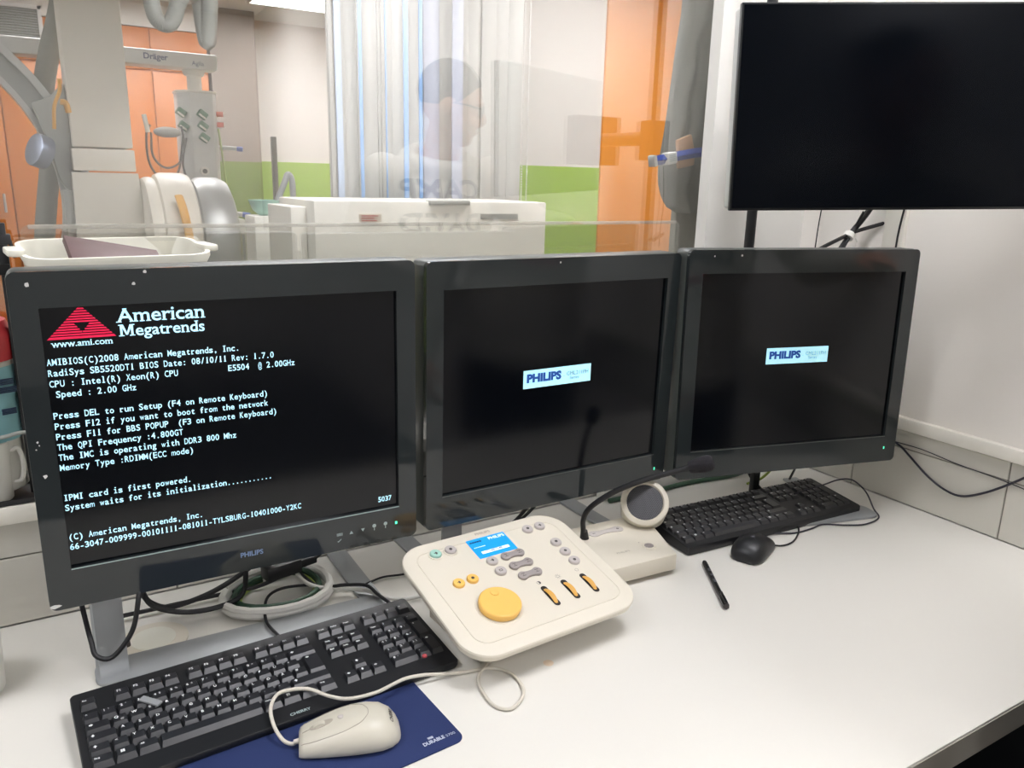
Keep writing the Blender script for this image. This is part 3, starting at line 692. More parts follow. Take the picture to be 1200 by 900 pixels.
def keyboard(name, label, loc, yaw, Wd, Dp, zb, zf, rowy, X0, XN, XP, u, key_h, top_y, gloss, legend_size, brand):
    t = thing(name, label, 'keyboard', loc, yaw, None)
    slope = (zb-zf)/Dp
    def deck(y): return zf+(y+Dp/2)*slope
    mb = MB(); o = rrect(Wd, Dp, .0055, 5)
    lo = rrect(Wd-.004, Dp-.004, .0045, 5); n = len(o)
    rings = [[(x, y, .001) for x, y in lo], [(x, y, max(.003, deck(y)*.45)) for x, y in o], [(x, y, deck(y)-.0015) for x, y in o], [(x*.996, y*.99, deck(y)) for x, y in o]]
    mb.loft(rings); mb.build('case', 'black_plastic', t, ang=30)
    keys = []
    def key(lbl, x, w, y, dd=1.0):
        cx = x+w*u/2; kw = w*u-.0014; kd = dd*u-.0014; z = deck(y)
        mb = MB(); b0 = [(cx-kw/2, y-kd/2), (cx+kw/2, y-kd/2), (cx+kw/2, y+kd/2), (cx-kw/2, y+kd/2)]
        tx = .0018; t0 = [(cx-kw/2+tx, y-kd/2+.0052), (cx+kw/2-tx, y-kd/2+.0052), (cx+kw/2-tx, y+kd/2-.0010), (cx-kw/2+tx, y+kd/2-.0010)]
        V = [(p[0], p[1], deck(p[1])-.001) for p in b0]+[(p[0], p[1], deck(p[1])+key_h) for p in t0]
        def fn(b):
            vs = [b.verts.new(v) for v in V]
            for f in ((3, 2, 1, 0), (4, 5, 6, 7), (0, 1, 5, 4), (1, 2, 6, 5), (2, 3, 7, 6), (3, 0, 4, 7)): b.faces.new([vs[i] for i in f])
        mb.tmp(fn, None, .0006, 1)
        mb.mi = 1
        tz = deck(y)+key_h+.00025
        Mx = T(t0[3][0]+.0012, t0[3][1]-legend_size*.95, deck(t0[3][1]-.003)+key_h+.0002) @ RX(math.atan(slope))
        if lbl == 'win':
            for i in (0, 1):
                for j in (0, 1): mb.bb((i*.0023, j*.0021-.001, -.0003), (i*.0023+.0020, j*.0021+.0008, .0002), Mx=Mx @ T(.003, -.001, 0))
        elif lbl in ('<-', 'Tab', 'Enter', 'Shift', 'Caps', 'left', 'right', 'up', 'down'):
            a = {'<-': PI/2, 'Tab': -PI/2, 'Enter': PI/2, 'Shift': 0, 'Caps': PI, 'left': PI/2, 'right': -PI/2, 'up': 0, 'down': PI}[lbl]
            mb.prism([(-.0020, 0), (0, .0024), (.0020, 0), (.0008, 0), (.0008, -.0018), (-.0008, -.0018), (-.0008, 0)], -.0003, .0002, Mx=Mx @ T(.0035, .0012, 0) @ RZ(a))
        elif lbl:
            s = legend_size if len(lbl) < 3 else legend_size*.62
            mb.text(lbl, s, Mx, .00012)
            if lbl in '1234567890ß': mb.text({'1': '!', '2': '"', '3': '§', '4': '$', '5': '%', '6': '&', '7': '/', '8': '(', '9': ')', '0': '=', 'ß': '?'}[lbl], s*.8, Mx @ T(.0055, .001, 0))
            if lbl in 'QE': mb.text({'Q': '@', 'E': '€'}[lbl], s*.7, Mx @ T(.0062, -.0045, 0))
        keys.append((mb, lbl))
    rows = dict(key_rows())
    order = ['sp', 'z', 'a', 'q', 'num', 'f']
    for r in order:
        for lbl, x, w in rows[r]:
            dd = 1.0; y = rowy[r]
            if lbl == 'Enter': y = (rowy['q']+rowy['a'])/2; dd = 2.0; x = 13.75; w = 1.25
            if r == 'a' and False: pass
            key(lbl, X0+x*u, w, y, dd)
        if r == 'sp':
            for i, l in enumerate(('left', 'down', 'right')): key(l, XN+i*u, 1, rowy['sp'])
            key('0', XP, 2, rowy['sp']); key(',', XP+2*u, 1, rowy['sp'])
        if r == 'z':
            key('up', XN+u, 1, rowy['z'])
            for i, l in enumerate('123'): key(l, XP+i*u, 1, rowy['z'])
            key('Enter', XP+3*u, 1, (rowy['z']+rowy['sp'])/2, 2)
        if r == 'a':
            for i, l in enumerate('456'): key(l, XP+i*u, 1, rowy['a'])
        if r == 'q':
            for i, l in enumerate(('Entf', 'Ende', 'Bild')): key(l, XN+i*u, 1, rowy['q'])
            for i, l in enumerate('789'): key(l, XP+i*u, 1, rowy['q'])
            key('+', XP+3*u, 1, (rowy['q']+rowy['a'])/2, 2)
        if r == 'num':
            for i, l in enumerate(('Einfg', 'Pos1', 'Bild')): key(l, XN+i*u, 1, rowy['num'])
            for i, l in enumerate(('Num', '/', '*', '-')): key(l, XP+i*u, 1, rowy['num'])
        if r == 'f':
            for i, l in enumerate(('Druck', 'Rollen', 'Pause')): key(l, XN+i*u, 1, rowy['f'])
            for i in range(4): key('o', XP+i*u, 1, rowy['f'])
    mats = ['key_black', 'key_print']
    for mb, l in keys[:100]: mb.build('key', mats, t, ang=30, recalc=False)
    mb = MB()
    for m2, l in keys[100:]:
        m2.bm.verts.index_update(); mi0 = [f.material_index for f in m2.bm.faces]
        V = [v.co.copy() for v in m2.bm.verts]
        for k in (0, 1):
            mb.mi = k; mb.raw(V, [[v.index for v in f.verts] for f in m2.bm.faces if f.material_index == k])
        m2.bm.free()
    bmesh.ops.delete(mb.bm, geom=[v for v in mb.bm.verts if not v.link_faces], context='VERTS')
    o = mb.build('keys', mats, t, ang=30, recalc=False); o['kind'] = 'stuff'
    if brand:
        mb = MB(); y = -Dp/2+.0085; mb.text(brand, .0062, T(-.006, y-.002, deck(y)+.0004) @ RX(math.atan(slope)), .0002, width=.026)
        mb.build('brand_text', 'mark_grey', t, ang=180, recalc=False)
    return t, deck
KA, deckA = keyboard('keyboard', 'black full size keyboard with grey lit key fronts in front of the left monitor', (.2101, .9292, 0), .0522, .458, .170, .026, .012,
              {'f': .0555, 'num': .0270, 'q': .0080, 'a': -.0110, 'z': -.0300, 'sp': -.0490}, -.2208, .0765, .1450, .01900, .0058, .05, False, .0056, 'CHERRY')
KB, deckB = keyboard('keyboard', 'slim black keyboard under the right monitor, its left end behind the intercom', (1.1950, 1.0130, 0), -.0489, .462, .136, .031, .017,
              {'f': .0535, 'num': .0315, 'q': .0125, 'a': -.0065, 'z': -.0255, 'sp': -.0445}, -.2250, .0720, .1420, .01890, .0050, .05, True, .0046, '')
def world_tube(parent, name, pts, r, m, k=6, n=8):
    mb = MB(); mb.tube(pts, r, n, k)
    inv = (Matrix.Translation(parent.location) @ parent.rotation_euler.to_matrix().to_4x4()).inverted() @ Matrix.Translation((0, 0, D))
    bmesh.ops.transform(mb.bm, matrix=inv, verts=mb.bm.verts)
    return mb.build(name, m, parent)
world_tube(KA, 'cable', [(.246, 1.006, .016), (.243, 1.040, .010), (.237, 1.085, .012), (.252, 1.140, .016), (.282, 1.165, .014), (.325, 1.150, .016), (.350, 1.135, .012)], .0023, 'black_rubber')
world_tube(KB, 'cable', [(1.27, 1.075, .016), (1.275, 1.10, .012), (1.31, 1.13, .020), (1.315, 1.16, .08), (1.31, 1.17, .14)], .0018, 'black_rubber')
one('tape_strip', MB().bb((-.0125, -.0042, 0), (.0125, .0042, .003), .0006).build('tape_strip', 'tape_clear', loc=(.0625, .9395, .0318), rot=(0.02, 0.02, math.radians(-48))) and MB().bb((0, 0, -50), (0, 0, -50)), 'tape_clear', 'x', 'x') if False else None
o = MB().bb((-.0145, -.0042, 0), (.0145, .0042, .003), .0006).build('tape_strip', 'tape_clear', loc=(.0625, .9400, deckA(.01)+.0075), rot=(.08, 0, math.radians(-50)))
tag(o, 'short strip of grey translucent tape lying on the left keyboard', 'tape')
o = MB().lathe([(.0035, 0), (.0035, .002), (.002, .0032), (.0003, .0034)], 14).build('red_bead', 'sticker_red', loc=(.3985, .8735, deckA(-.045)+.0066))
tag(o, 'tiny red blob stuck on the number pad of the left keyboard', 'sticker')

# ================================================================ MOUSE PAD, MICE, PEN
pad = thing('mouse_pad', 'dark blue mouse pad under the cream mouse', 'mouse pad', (.2285, .786, 0), .075)
MB().prism(rrect(.300, .150, .012, 6, 0, .0), .0002, .0024, .0006).build('mat', 'pad_blue', pad)
mb = MB(); mb.text("DURABLE", .0078, T(.1010, -.0605, .0028), .0003, width=.0285); mb.text("5700", .006, T(.1315, -.0605, .0028), width=.0125); mb.bb((.111, -.0525, .0024), (.118, -.049, .0028)); mb.build('print', 'pad_print', pad, ang=180, recalc=False)
def mouse_shape(L, Wd, H, sec, base=.0):
    rings = []
    for s_, w_, h_ in sec:
        x = (s_-.5)*L; ring = []
        hw = Wd/2*w_; hh = H*h_
        n = 20
        for k in range(n):
            a = 2*PI*k/n; cy, cz_ = math.cos(a), math.sin(a)
            y = hw*math.copysign(abs(cy)**.86, cy); z = hh*.30+hh*.70*math.copysign(abs(cz_)**.86, cz_) if cz_ >= 0 else hh*.30*(1-abs(cz_)**.45)
            if cz_ < 0: y = hw*math.copysign(abs(cy)**.5, cy)*(.96+.04*(1-abs(cz_)))
            ring.append((x, y, base+max(.0005, z)))
        rings.append(ring)
    return rings
ms = thing('mouse', 'cream wired mouse on the dark blue pad', 'mouse', (.2620, .7880, .0024), math.radians(163.5))
sec = [(0.0, .20, .14), (.010, .40, .30), (.04, .62, .50), (.10, .84, .74), (.20, .99, .92), (.33, 1.03, 1.0), (.48, 1.01, .98), (.62, .95, .88), (.76, .87, .74), (.88, .79, .60), (.95, .73, .51), (.985, .67, .44), (1.0, .58, .30)]
MB().loft(mouse_shape(.119, .070, .0375, sec)).build('shell', 'mouse_cream', ms, ang=60)
def mtop(x, y):          # height of the shell above the pad at a local point
    s_ = x/.119+.5; a_ = [v for v in sec if v[0] <= s_][-1]; b_ = [v for v in sec if v[0] >= s_][0]; f = 0 if b_[0] == a_[0] else (s_-a_[0])/(b_[0]-a_[0])
    w_ = (a_[1]+(b_[1]-a_[1])*f)*.035; h_ = (a_[2]+(b_[2]-a_[2])*f)*.0375
    c_ = min(1, abs(y)/w_)**(1/.86); return h_*.30+h_*.70*max(0, (1-c_*c_))**.43
seam = [(.0565, -.0170), (.03, -.0205), (.008, -.0215), (-.012, -.0165), (-.020, -.006), (-.0215, .0), (-.020, .008), (-.010, .018), (.010, .0225), (.04, .0205), (.0565, .0165)]
sm = MB(); sm.tube([(x, y, mtop(x, y)+.00005) for x, y in [(p.x, p.y) for p in smooth_path([(a, b, 0) for a, b in seam], 5)]], .00045, 6, 0); sm.tube([(x, 0.0, mtop(x, 0)+.0) for x in (.055, .052, .047)], .0005, 6, 0); sm.build('button_seam', 'print_grey', ms)
ws = MB().ell((.033, 0, 0), (.0150, .0055, .0012), Mx=T(0, 0, mtop(.033, 0)-.0002) @ T(.033, 0, 0) @ RY(.30) @ T(-.033, 0, 0)).build('wheel_slot', 'print_grey', ms)
w2 = MB(); w2.cyl((.033, -.0032, mtop(.033, 0)-.0085), (.033, .0032, mtop(.033, 0)-.0085), .0115, n=28, bev=.0012); w2.build('scroll_wheel', 'mouse_cream', ms)
mb = MB(); mb.ell((.0105, 0, mtop(.0105, 0)), (.004, .0035, .0009)); mb.build('wheel_dimple', 'button_cap', ms)
V, F = text_geo('CHERRY', .0062, .0002, 0, 'CENTER'); V2 = []
for v in V:      # letters wrap over the tail of the shell
    x = -.0465-v.y*.9; y = -v.x; V2.append((x, y, mtop(x, y)+.0004))
mb = MB(); mb.raw(V2, F); mb.build('brand_text', 'print_dark', ms, ang=180, recalc=False)
world_tube(ms, 'cable', [(.2065, .8075, .010), (.197, .8075, .008), (.189, .818, .010), (.1845, .838, .018), (.187, .860, .0255), (.199, .878, .0285), (.215, .8815, .0280), (.238, .8735, .0265), (.257, .851, .0240), (.277, .836, .0225), (.311, .833, .0210), (.338, .841, .0190), (.360, .848, .0165), (.385, .8475, .0135), (.410, .8445, .0085), (.44, .841, .003), (.479, .831, .003), (.498, .805, .003), (.492, .765, .003), (.461, .743, .003), (.443, .761, .003), (.447, .805, .003), (.459, .826, .003), (.482, .843, .003), (.507, .857, .003)], .0023, 'cream_cable')
mb = MB(); mb.cyl((.0575, 0, .0085), (.0655, 0, .008), .0036, .0026, 14); mb.build('strain_relief', 'cream_cable', ms)
m2 = thing('mouse', 'small black wired mouse on the bare desk beside the right keyboard', 'mouse', (1.0800, .9120, 0), math.radians(24))
sec2 = [(0.0, .40, .20), (.02, .66, .45), (.07, .84, .66), (.16, .96, .86), (.30, 1.0, .99), (.45, 1.0, 1.0), (.60, .99, .95), (.74, .97, .82), (.86, .93, .64), (.94, .86, .48), (.98, .76, .36), (1.0, .60, .22)]
MB().loft(mouse_shape(.104, .062, .037, sec2)).build('shell', 'black_plastic', m2, ang=60)
mb = MB(); mb.cyl((.028, -.003, .0165), (.028, .003, .0165), .0115, n=24, bev=.001); mb.build('scroll_wheel', 'black_rubber', m2)
mb = MB(); mb.bb((-.013, -.004, .0368), (-.006, .004, .0374), .0003); mb.build('logo_mark', 'mesh_grey', m2)
mb = MB(); mb.ell((.0505, .012, .0105), (.0022, .0022, .0022)); mb.build('light_dot', 'chip', m2)
world_tube(m2, 'cable', [(1.119, .940, .006), (1.130, .920, .003), (1.146, .903, .003), (1.175, .903, .003), (1.208, .918, .003), (1.238, .940, .004), (1.245, .965, .006)], .0017, 'black_rubber')
pn = thing('pen', 'black ballpoint pen lying on the desk between console and black mouse', 'pen', (.9266, .8554, 0), math.atan2(.9214-.7893, .9665-.8866))
PL = .0772
mb = MB(); mb.cyl((-.045, 0, .0052), (PL-.012, 0, .0052), .0046, n=16); mb.lathe([(.0046, 0), (.0045, .008), (.0032, .0115), (.0005, .012)], 16, T(PL-.012, 0, .0052) @ RY(PI/2)); mb.build('barrel', 'pen_black', pn)
mb = MB()
for x_, w_ in ((-.005, .012), (.018, .006), (.034, .010)): mb.bb((x_, -.0026, .0093), (x_+w_, .0026, .0100), .0002)
mb.build('label_print', 'mesh_grey', pn)
mb = MB(); mb.lathe([(.0054, 0), (.0056, .002), (.0056, .030), (.0046, .036)], 6, T(-PL, 0, .0056) @ RY(PI/2)); cp = mb.build('cap', 'pen_black', pn)
mb = MB(); mb.bb((-PL+.004, -.0022, .0108), (-.040, .0022, .0126), .0005); mb.bb((-PL+.0005, -.0022, .0085), (-PL+.006, .0022, .0126), .0005); mb.build('clip', 'pen_black', cp)
MB().lathe([(.0052, 0), (.0052, .0012), (.001, .0012)], 6, T(-PL-.0008, 0, .0056) @ RY(PI/2)).build('end_plug', 'pen_clear', cp)

# ================================================================ CABLES ON THE DESK
def cable(label, pts, r, m, cat='cable', name='cable', k=6, n=8):
    return one(name, MB().tube(pts, r, n, k), m, label, cat)
cable('black cable looping around the front of the left monitor leg', [(.070, 1.045, .135), (.066, 1.031, .118), (.055, 1.029, .078), (.030, 1.027, .050), (.012, 1.030, .055), (.008, 1.045, .070), (.004, 1.075, .095), (.0, 1.10, .13)], .0032, 'black_rubber')
cable('thick black cable sagging under the left monitor, nearest the screen', [(.078, 1.15, .09), (.083, 1.15, .060), (.098, 1.15, .038), (.138, 1.15, .020), (.187, 1.15, .017), (.219, 1.15, .030), (.226, 1.15, .075), (.227, 1.15, .12)], .0040, 'black_rubber')
cable('thick black cable crossing above the sagging one under the left monitor', [(.078, 1.172, .060), (.092, 1.17, .038), (.118, 1.17, .024), (.167, 1.17, .030), (.212, 1.17, .047), (.25, 1.17, .07), (.28, 1.17, .10)], .0040, 'black_rubber')
cable('straight black cable running along the desk behind the left monitor leg', [(.030, 1.2, .012), (.056, 1.2, .0115), (.109, 1.2, .0105), (.17, 1.2, .010), (.25, 1.2, .0085), (.29, 1.195, .020)], .0034, 'black_rubber')
def coil(c, R_, r, zs, m, label, squash=1.0, turns=2.15, cat='cable'):
    pts = []; n = int(turns*20)
    for i in range(n+1):
        a = 2*PI*i/20+1.75; f = i/n; rr = R_*(1-.035*math.sin(3.1*a)); pts.append((c[0]+rr*math.cos(a), c[1]+rr*squash*math.sin(a), zs[0]+(zs[1]-zs[0])*f))
    return one('cable_coil', MB().tube(pts, r, 8, 1), m, label, cat)
coil((.276, 1.166), .083, .0065, (.0068, .021), 'white_cable', 'coil of thick white cable on the desk under the left monitor', .86)
coil((.276, 1.166), .066, .0042, (.0050, .020), 'green_cable', 'dark green cable coiled inside the white coil', .86, 2.0)
coil((.276, 1.166), .058, .0022, (.0030, .018), 'yellowgreen_cable', 'thin yellow green earth wire inside the white coil', .86, 1.0)
ad = thing('power_adapter', 'black plug adapter lying on the cable coil under the left monitor', 'adapter', (.284, 1.168, .036), math.radians(12))
MB().bb((-.030, -.014, 0), (.030, .014, .024), .004).build('body', 'black_plastic', ad)
MB().bb((.028, -.008, .004), (.060, .008, .018), .003).build('plug', 'black_plastic', ad)
mb = MB(); mb.tube([(.058, 0, .011), (.085, .01, .02), (.105, .03, .05), (.112, .04, .10)], .0045, 10); mb.build('cord', 'black_rubber', ad)
cable('white cable running from the left monitor over the desk to the console', [(.296, 1.225, .090), (.303, 1.200, .052), (.312, 1.166, .026), (.328, 1.135, .020), (.367, 1.124, .012), (.40, 1.097, .012), (.418, 1.07, .009), (.445, 1.055, .006), (.475, 1.050, .006)], .0032, 'white_cable')
cable('black cable running to the right end of the left keyboard', [(.296, 1.19, .070), (.313, 1.178, .032), (.336, 1.143, .014), (.37, 1.118, .020), (.40, 1.100, .020), (.409, 1.075, .015), (.418, 1.040, .012), (.42, 1.015, .014)], .0028, 'black_rubber')
cable('thin black wire on the desk behind the left end of the console', [(.408, 1.128, .006), (.425, 1.137, .004), (.447, 1.141, .004), (.478, 1.134, .004), (.52, 1.13, .004), (.55, 1.135, .004)], .0018, 'black_rubber')
# between the middle monitor and the intercom
cable('black cable hanging behind the console under the middle monitor', [(.640, 1.19, .004), (.690, 1.17, .02), (.735, 1.15, .07), (.75, 1.14, .13)], .0035, 'black_rubber')
cable('second black cable beside it under the middle monitor', [(.655, 1.20, .004), (.715, 1.18, .02), (.765, 1.16, .07), (.785, 1.15, .13)], .0030, 'black_rubber')
# under the right monitor
one('cable_trunking', MB().bb((.98, 1.232, .0), (1.50, 1.262, .040), .004), 'white_paint', 'white cable trunking along the desk edge under the right monitor', 'trunking')
cable('dark green cable lying in front of the white trunking', [(.985, 1.222, .0058), (1.10, 1.220, .0058), (1.22, 1.222, .0058), (1.34, 1.205, .008), (1.38, 1.195, .03), (1.40, 1.19, .08)], .0052, 'green_cable')
cable('yellow green wire rising under the right monitor', [(1.33, 1.16, .003), (1.37, 1.15, .016), (1.40, 1.14, .055), (1.42, 1.13, .13)], .0028, 'yellowgreen_cable')
cable('black cable dropping behind the right keyboard, left one', [(1.285, 1.15, .13), (1.300, 1.148, .07), (1.318, 1.140, .028), (1.330, 1.120, .005)], .0034, 'black_rubber')
cable('black cable dropping behind the right keyboard, right one', [(1.46, 1.12, .13), (1.452, 1.12, .08), (1.445, 1.125, .035), (1.435, 1.13, .005)], .0026, 'black_rubber')
pl = thing('plug', 'black connector hanging among cables under the right monitor', 'plug', (1.325, 1.165, .045), .3)
MB().bb((-.018, -.010, 0), (.018, .010, .030), .003).build('shell', 'black_plastic', pl)
MB().cyl((0, 0, .028), (.002, 0, .06), .007, .005, 14).build('boot', 'black_rubber', pl)
cable('thin dark wire looping from the right keyboard onto the desk', [(1.300, 1.007, .0400), (1.329, 1.010, .0400), (1.398, 1.012, .0405), (1.450, 1.014, .042), (1.478, 1.000, .041), (1.470, .960, .030), (1.452, .925, .008), (1.432, .898, .0025), (1.379, .890, .0025), (1.340, .905, .0025), (1.300, .930, .0025), (1.262, .928, .0025), (1.215, .930, .0025), (1.17, .950, .004)], .0016, 'navy_cable')
cable('dark cable drooping along the tiled part of the right wall', [(1.535, 1.02, .150), (1.548, .955, .128), (1.548, .922, .109), (1.548, .88, .081), (1.548, .84, .064), (1.548, .804, .062), (1.548, .765, .082), (1.548, .722, .115), (1.548, .66, .17), (1.548, .60, .21)], .0023, 'navy_cable')
cable('thin wire strung straight along the tiled right wall', [(1.549, 1.02, .131), (1.5505, .959, .130), (1.5505, .90, .131), (1.5505, .826, .124), (1.5505, .758, .121), (1.5505, .693, .116), (1.5505, .60, .10)], .0010, 'navy_cable', k=3)
# cables below the big screen
cb = thing('cable_bundle', 'bundle of black cables with a white tie hanging below the large screen', 'cable', (1.50, 1.10, .56), 0)
for pts, r in (([(-.13, .0, -.045), (-.09, 0, -.026), (-.017, 0, -.002), (.023, 0, .008), (.10, -.05, .035), (.16, -.15, .06)][:5], .0042), ([(-.035, 0, -.045), (-.026, 0, -.027), (.003, .004, -.002), (.02, 0, .015), (.03, -.02, .05), (.03, -.06, .12)], .0050), ([(-.02, .006, -.045), (-.012, .006, -.02), (.006, .006, .003), (.032, 0, .03), (.04, -.03, .08)], .0035), ([(-.028, -.004, -.045), (-.018, -.004, -.02), (.0, -.004, .002), (.012, -.004, .02), (.010, -.02, .05)], .0028)):
    mb = MB(); mb.tube([(a*.8 if a > 0 else a, b, c_) for a, b, c_ in pts], r, 8, 6); mb.build('wire', 'black_rubber', cb)
mb = MB(); mb.cyl((-.008, 0, -.006), (.0005, .002, .003), .0115, n=16); mb.tube([(.004, -.010, -.006), (.010, -.012, -.014)], .0014, 6, 0); mb.build('cable_tie', 'white_cable', cb)
cable('thin black wire hanging below the large screen, left of the tied bundle', [(1.391, 1.10, .50), (1.393, 1.10, .56), (1.397, 1.10, .608), (1.397, 1.09, .70)], .0012, 'black_rubber', k=3)
cable('black wire hanging straight below the large screen, right of the tied bundle', [(1.545, 1.02, .48), (1.545, 1.02, .56), (1.542, 1.01, .63), (1.535, .99, .72)], .0020, 'black_rubber', k=3)

# ================================================================ THINGS ON THE SILL
bk = thing('basket', 'white slotted plastic basket on the sill behind the left monitor', 'basket', (.100, 1.272, .189), .10)
def brect(w, d, r, z, tilt=0): return [(x, y, z+y*tilt) for x, y in rrect(w, d, r, 5)]
mb = MB(); Hb = .362
tl = .12
rings = [brect(.17, .105, .02, .001), brect(.225, .132, .03, Hb-.02, tl), brect(.24, .140, .034, Hb-.006, tl), brect(.24, .140, .034, Hb, tl), brect(.228, .128, .03, Hb, tl), brect(.219, .124, .028, Hb-.02, tl), brect(.165, .098, .018, .006)]
mb.loft(rings, cap=False); n = len(rings[0]); mb.raw(rings[0], [list(range(n))[::-1]]); mb.raw(rings[-1], [list(range(n))]); mb.build('shell', 'basket_white', bk)
mb = MB()
for i in range(9):
    xx = -.085+i*.0205
    for z_ in (Hb-.045, Hb-.085): mb.bb((xx, -.0665+.008*(Hb-z_)/Hb*2, z_-.006), (xx+.010, -.0560, z_+.008)); mb.bb((xx, .0545, z_+.010), (xx+.010, .0580-.004, z_+.026))
mb.build('slots', 'print_dark', bk)
for sx in (-1, 1):
    mb = MB(); mb.prism(rrect(.022, .075, .009, 4), -.006, .003, .002, Mx=T(sx*.124, 0, Hb-.001)); mb.build('grip', 'basket_white', bk)
fo = thing('folder', 'dark brown book with white script on its cover leaning in the basket', 'book', (.094, 1.272, .515), .12)
mb = MB(); mb.box((0, 0, .024), (.125, .085, .010), .001); o = mb.build('cover', 'book_brown', fo, rot=(0.30, 0.20, 0))
mb = MB(); mb.text("ey", .022, T(-.028, -.040, .0296), shear=.3); mb.build('script', 'chip', o, ang=180, recalc=False)
cl = thing('clamp', 'black clamp with a lever rising at the left edge of the window sill', 'clamp', (-.037, 1.300, .189), 0)
MB().bb((-.006, -.006, 0), (.006, .006, .395), .0015).build('post', 'black_plastic', cl)
mb = MB(); mb.bb((-.020, -.009, .366), (.011, .009, .380), .002); mb.cyl((.009, -.006, .373), (.013, -.008, .348), .0024); mb.build('lever', 'black_plastic', cl)
MB().bb((-.025, -.012, .325), (.006, .012, .340), .002).build('jaw', 'black_plastic', cl)
wp = thing('wipes_tub', 'white wipes canister with pale teal label and red lid on the sill', 'canister', (-.088, 1.318, .205))
MB().lathe([(.044, 0), (.046, .004), (.046, .188), (.043, .192)], 36).build('body', 'cup_white', wp)
MB().lathe([(.0464, .075), (.0468, .077), (.0468, .180), (.0464, .182)], 36).build('label_wrap', 'teal_label', wp)
mb = MB()
for z_, w_ in ((.158, .020), (.146, .026), (.115, .018)):
    for k in range(4): mb.bb((-w_/2+.018, -.0485, z_+k*.0022), (w_/2+.018, -.0455, z_+k*.0022+.0012), Mx=RZ(.35))
mb.build('label_print', 'label_navy', wp)
MB().lathe([(.048, .190), (.049, .196), (.049, .225), (.042, .245), (.02, .252), (.0005, .253)], 36).build('lid', 'red_lid', wp)
MB().lathe([(.020, .251), (.020, .270), (.016, .28), (.0005, .281)], 24).build('nozzle', 'cup_white', wp)
tr = one('tray', MB().bb((-.16, 1.262, .190), (-.028, 1.338, .194)).bb((-.16, 1.262, .194), (-.028, 1.265, .197)).bb((-.031, 1.262, .194), (-.028, 1.338, .197)).bb((-.16, 1.335, .194), (-.028, 1.338, .197)), 'black_plastic', 'black edged tray on the sill under the cup and canister', 'tray')
cu = thing('cup', 'translucent white plastic cup with a handle on the sill tray', 'cup', (-.083, 1.284, .1945))
MB().lathe([(.018, 0), (.0195, .002), (.0225, .086), (.0205, .086), (.018, .004), (.0005, .004)], 32).build('body', 'cup_white', cu)
MB().tube([(.020, 0, .070), (.032, 0, .072), (.036, 0, .05), (.032, 0, .026), (.019, 0, .024)], .0034, 8).build('handle', 'cup_white', cu)
cable('grey cable lying over the cup on the sill', [(-.16, 1.29, .305), (-.12, 1.275, .302), (-.075, 1.270, .290), (-.045, 1.275, .292), (-.02, 1.285, .285)], .0030, 'machine_grey')
mg = thing('mug', 'white mug at the left edge of the desk', 'mug', (-.131, 1.108, 0))
MB().lathe([(.034, 0), (.038, .004), (.0405, .090), (.0405, .094), (.0375, .094), (.0365, .088), (.034, .008), (.0005, .006)], 40).build('body', 'cup_white', mg)
MB().tube([(-.039, 0, .078), (-.064, 0, .074), (-.068, 0, .05), (-.060, 0, .026), (-.038, 0, .020)], .005, 10).build('handle', 'cup_white', mg)

# ================================================================ ROOM BEHIND THE GLASS
# cupboards
xs = [-.96, -.52, -.08, .36, .82, 1.19]
for i in range(len(xs)-1):
    x0, x1 = xs[i], xs[i+1]
    t = thing('cupboard', ['tall orange cupboard hidden left of the scanner arc', 'tall orange cupboard at the far left behind the scanner arc', 'tall orange cupboard under the air grille', 'tall orange cupboard behind the cream scanner column', 'narrow orange cupboard behind the ceiling arm, beside the taupe wall'][i], 'cupboard', ((x0+x1)/2, 6.34, FZ), 0, 'orange cupboards on the far wall')
    w = (x1-x0)
    MB().bb((-w/2, -.12, 0), (w/2, .145, 2.335)).build('body', 'orange', t)
    for z0, z1 in ((.08, 2.062), (2.072, 2.335)):
        d = MB().bb((-w/2+.004, -.14, z0), (w/2-.004, -.12, z1), .003).build('door', 'orange', t)
        if z0 < 1: MB().cyl((w/2-.05, -.165, 1.12), (w/2-.05, -.165, 1.24), .008, n=12).build('handle', 'steel', d)
struct('reflected_ceiling_band', MB().bb((-3, 6.20, 1.60), (1.205, 6.5, CZ)), 'white_paint')  # white bulkhead standing in for the bright reflected ceiling above the cupboards
vg = thing('air_grille', 'grey louvred air grille on the far wall at the upper left', 'vent', (-.10, 6.18, 1.44), 0)
mb = MB()
for a, b in (((-.42, 0), (.30, .022)), ((-.42, .19), (.30, .212)), ((-.42, 0), (-.398, .212)), ((.276, 0), (.30, .212))): mb.bb((a[0], -.012, a[1]), (b[0], .012, b[1]), .002)
mb.build('frame', 'panel_frame', vg)
mb = MB()
for k in range(11): mb.box((-.06, .0, .03+k*.0152), (.68, .016, .003), Mx=None)
mb.build('slats', 'machine_grey', vg)
MB().bb((-.41, .008, .01), (.29, .012, .20)).build('backing', 'hose_grey', vg)
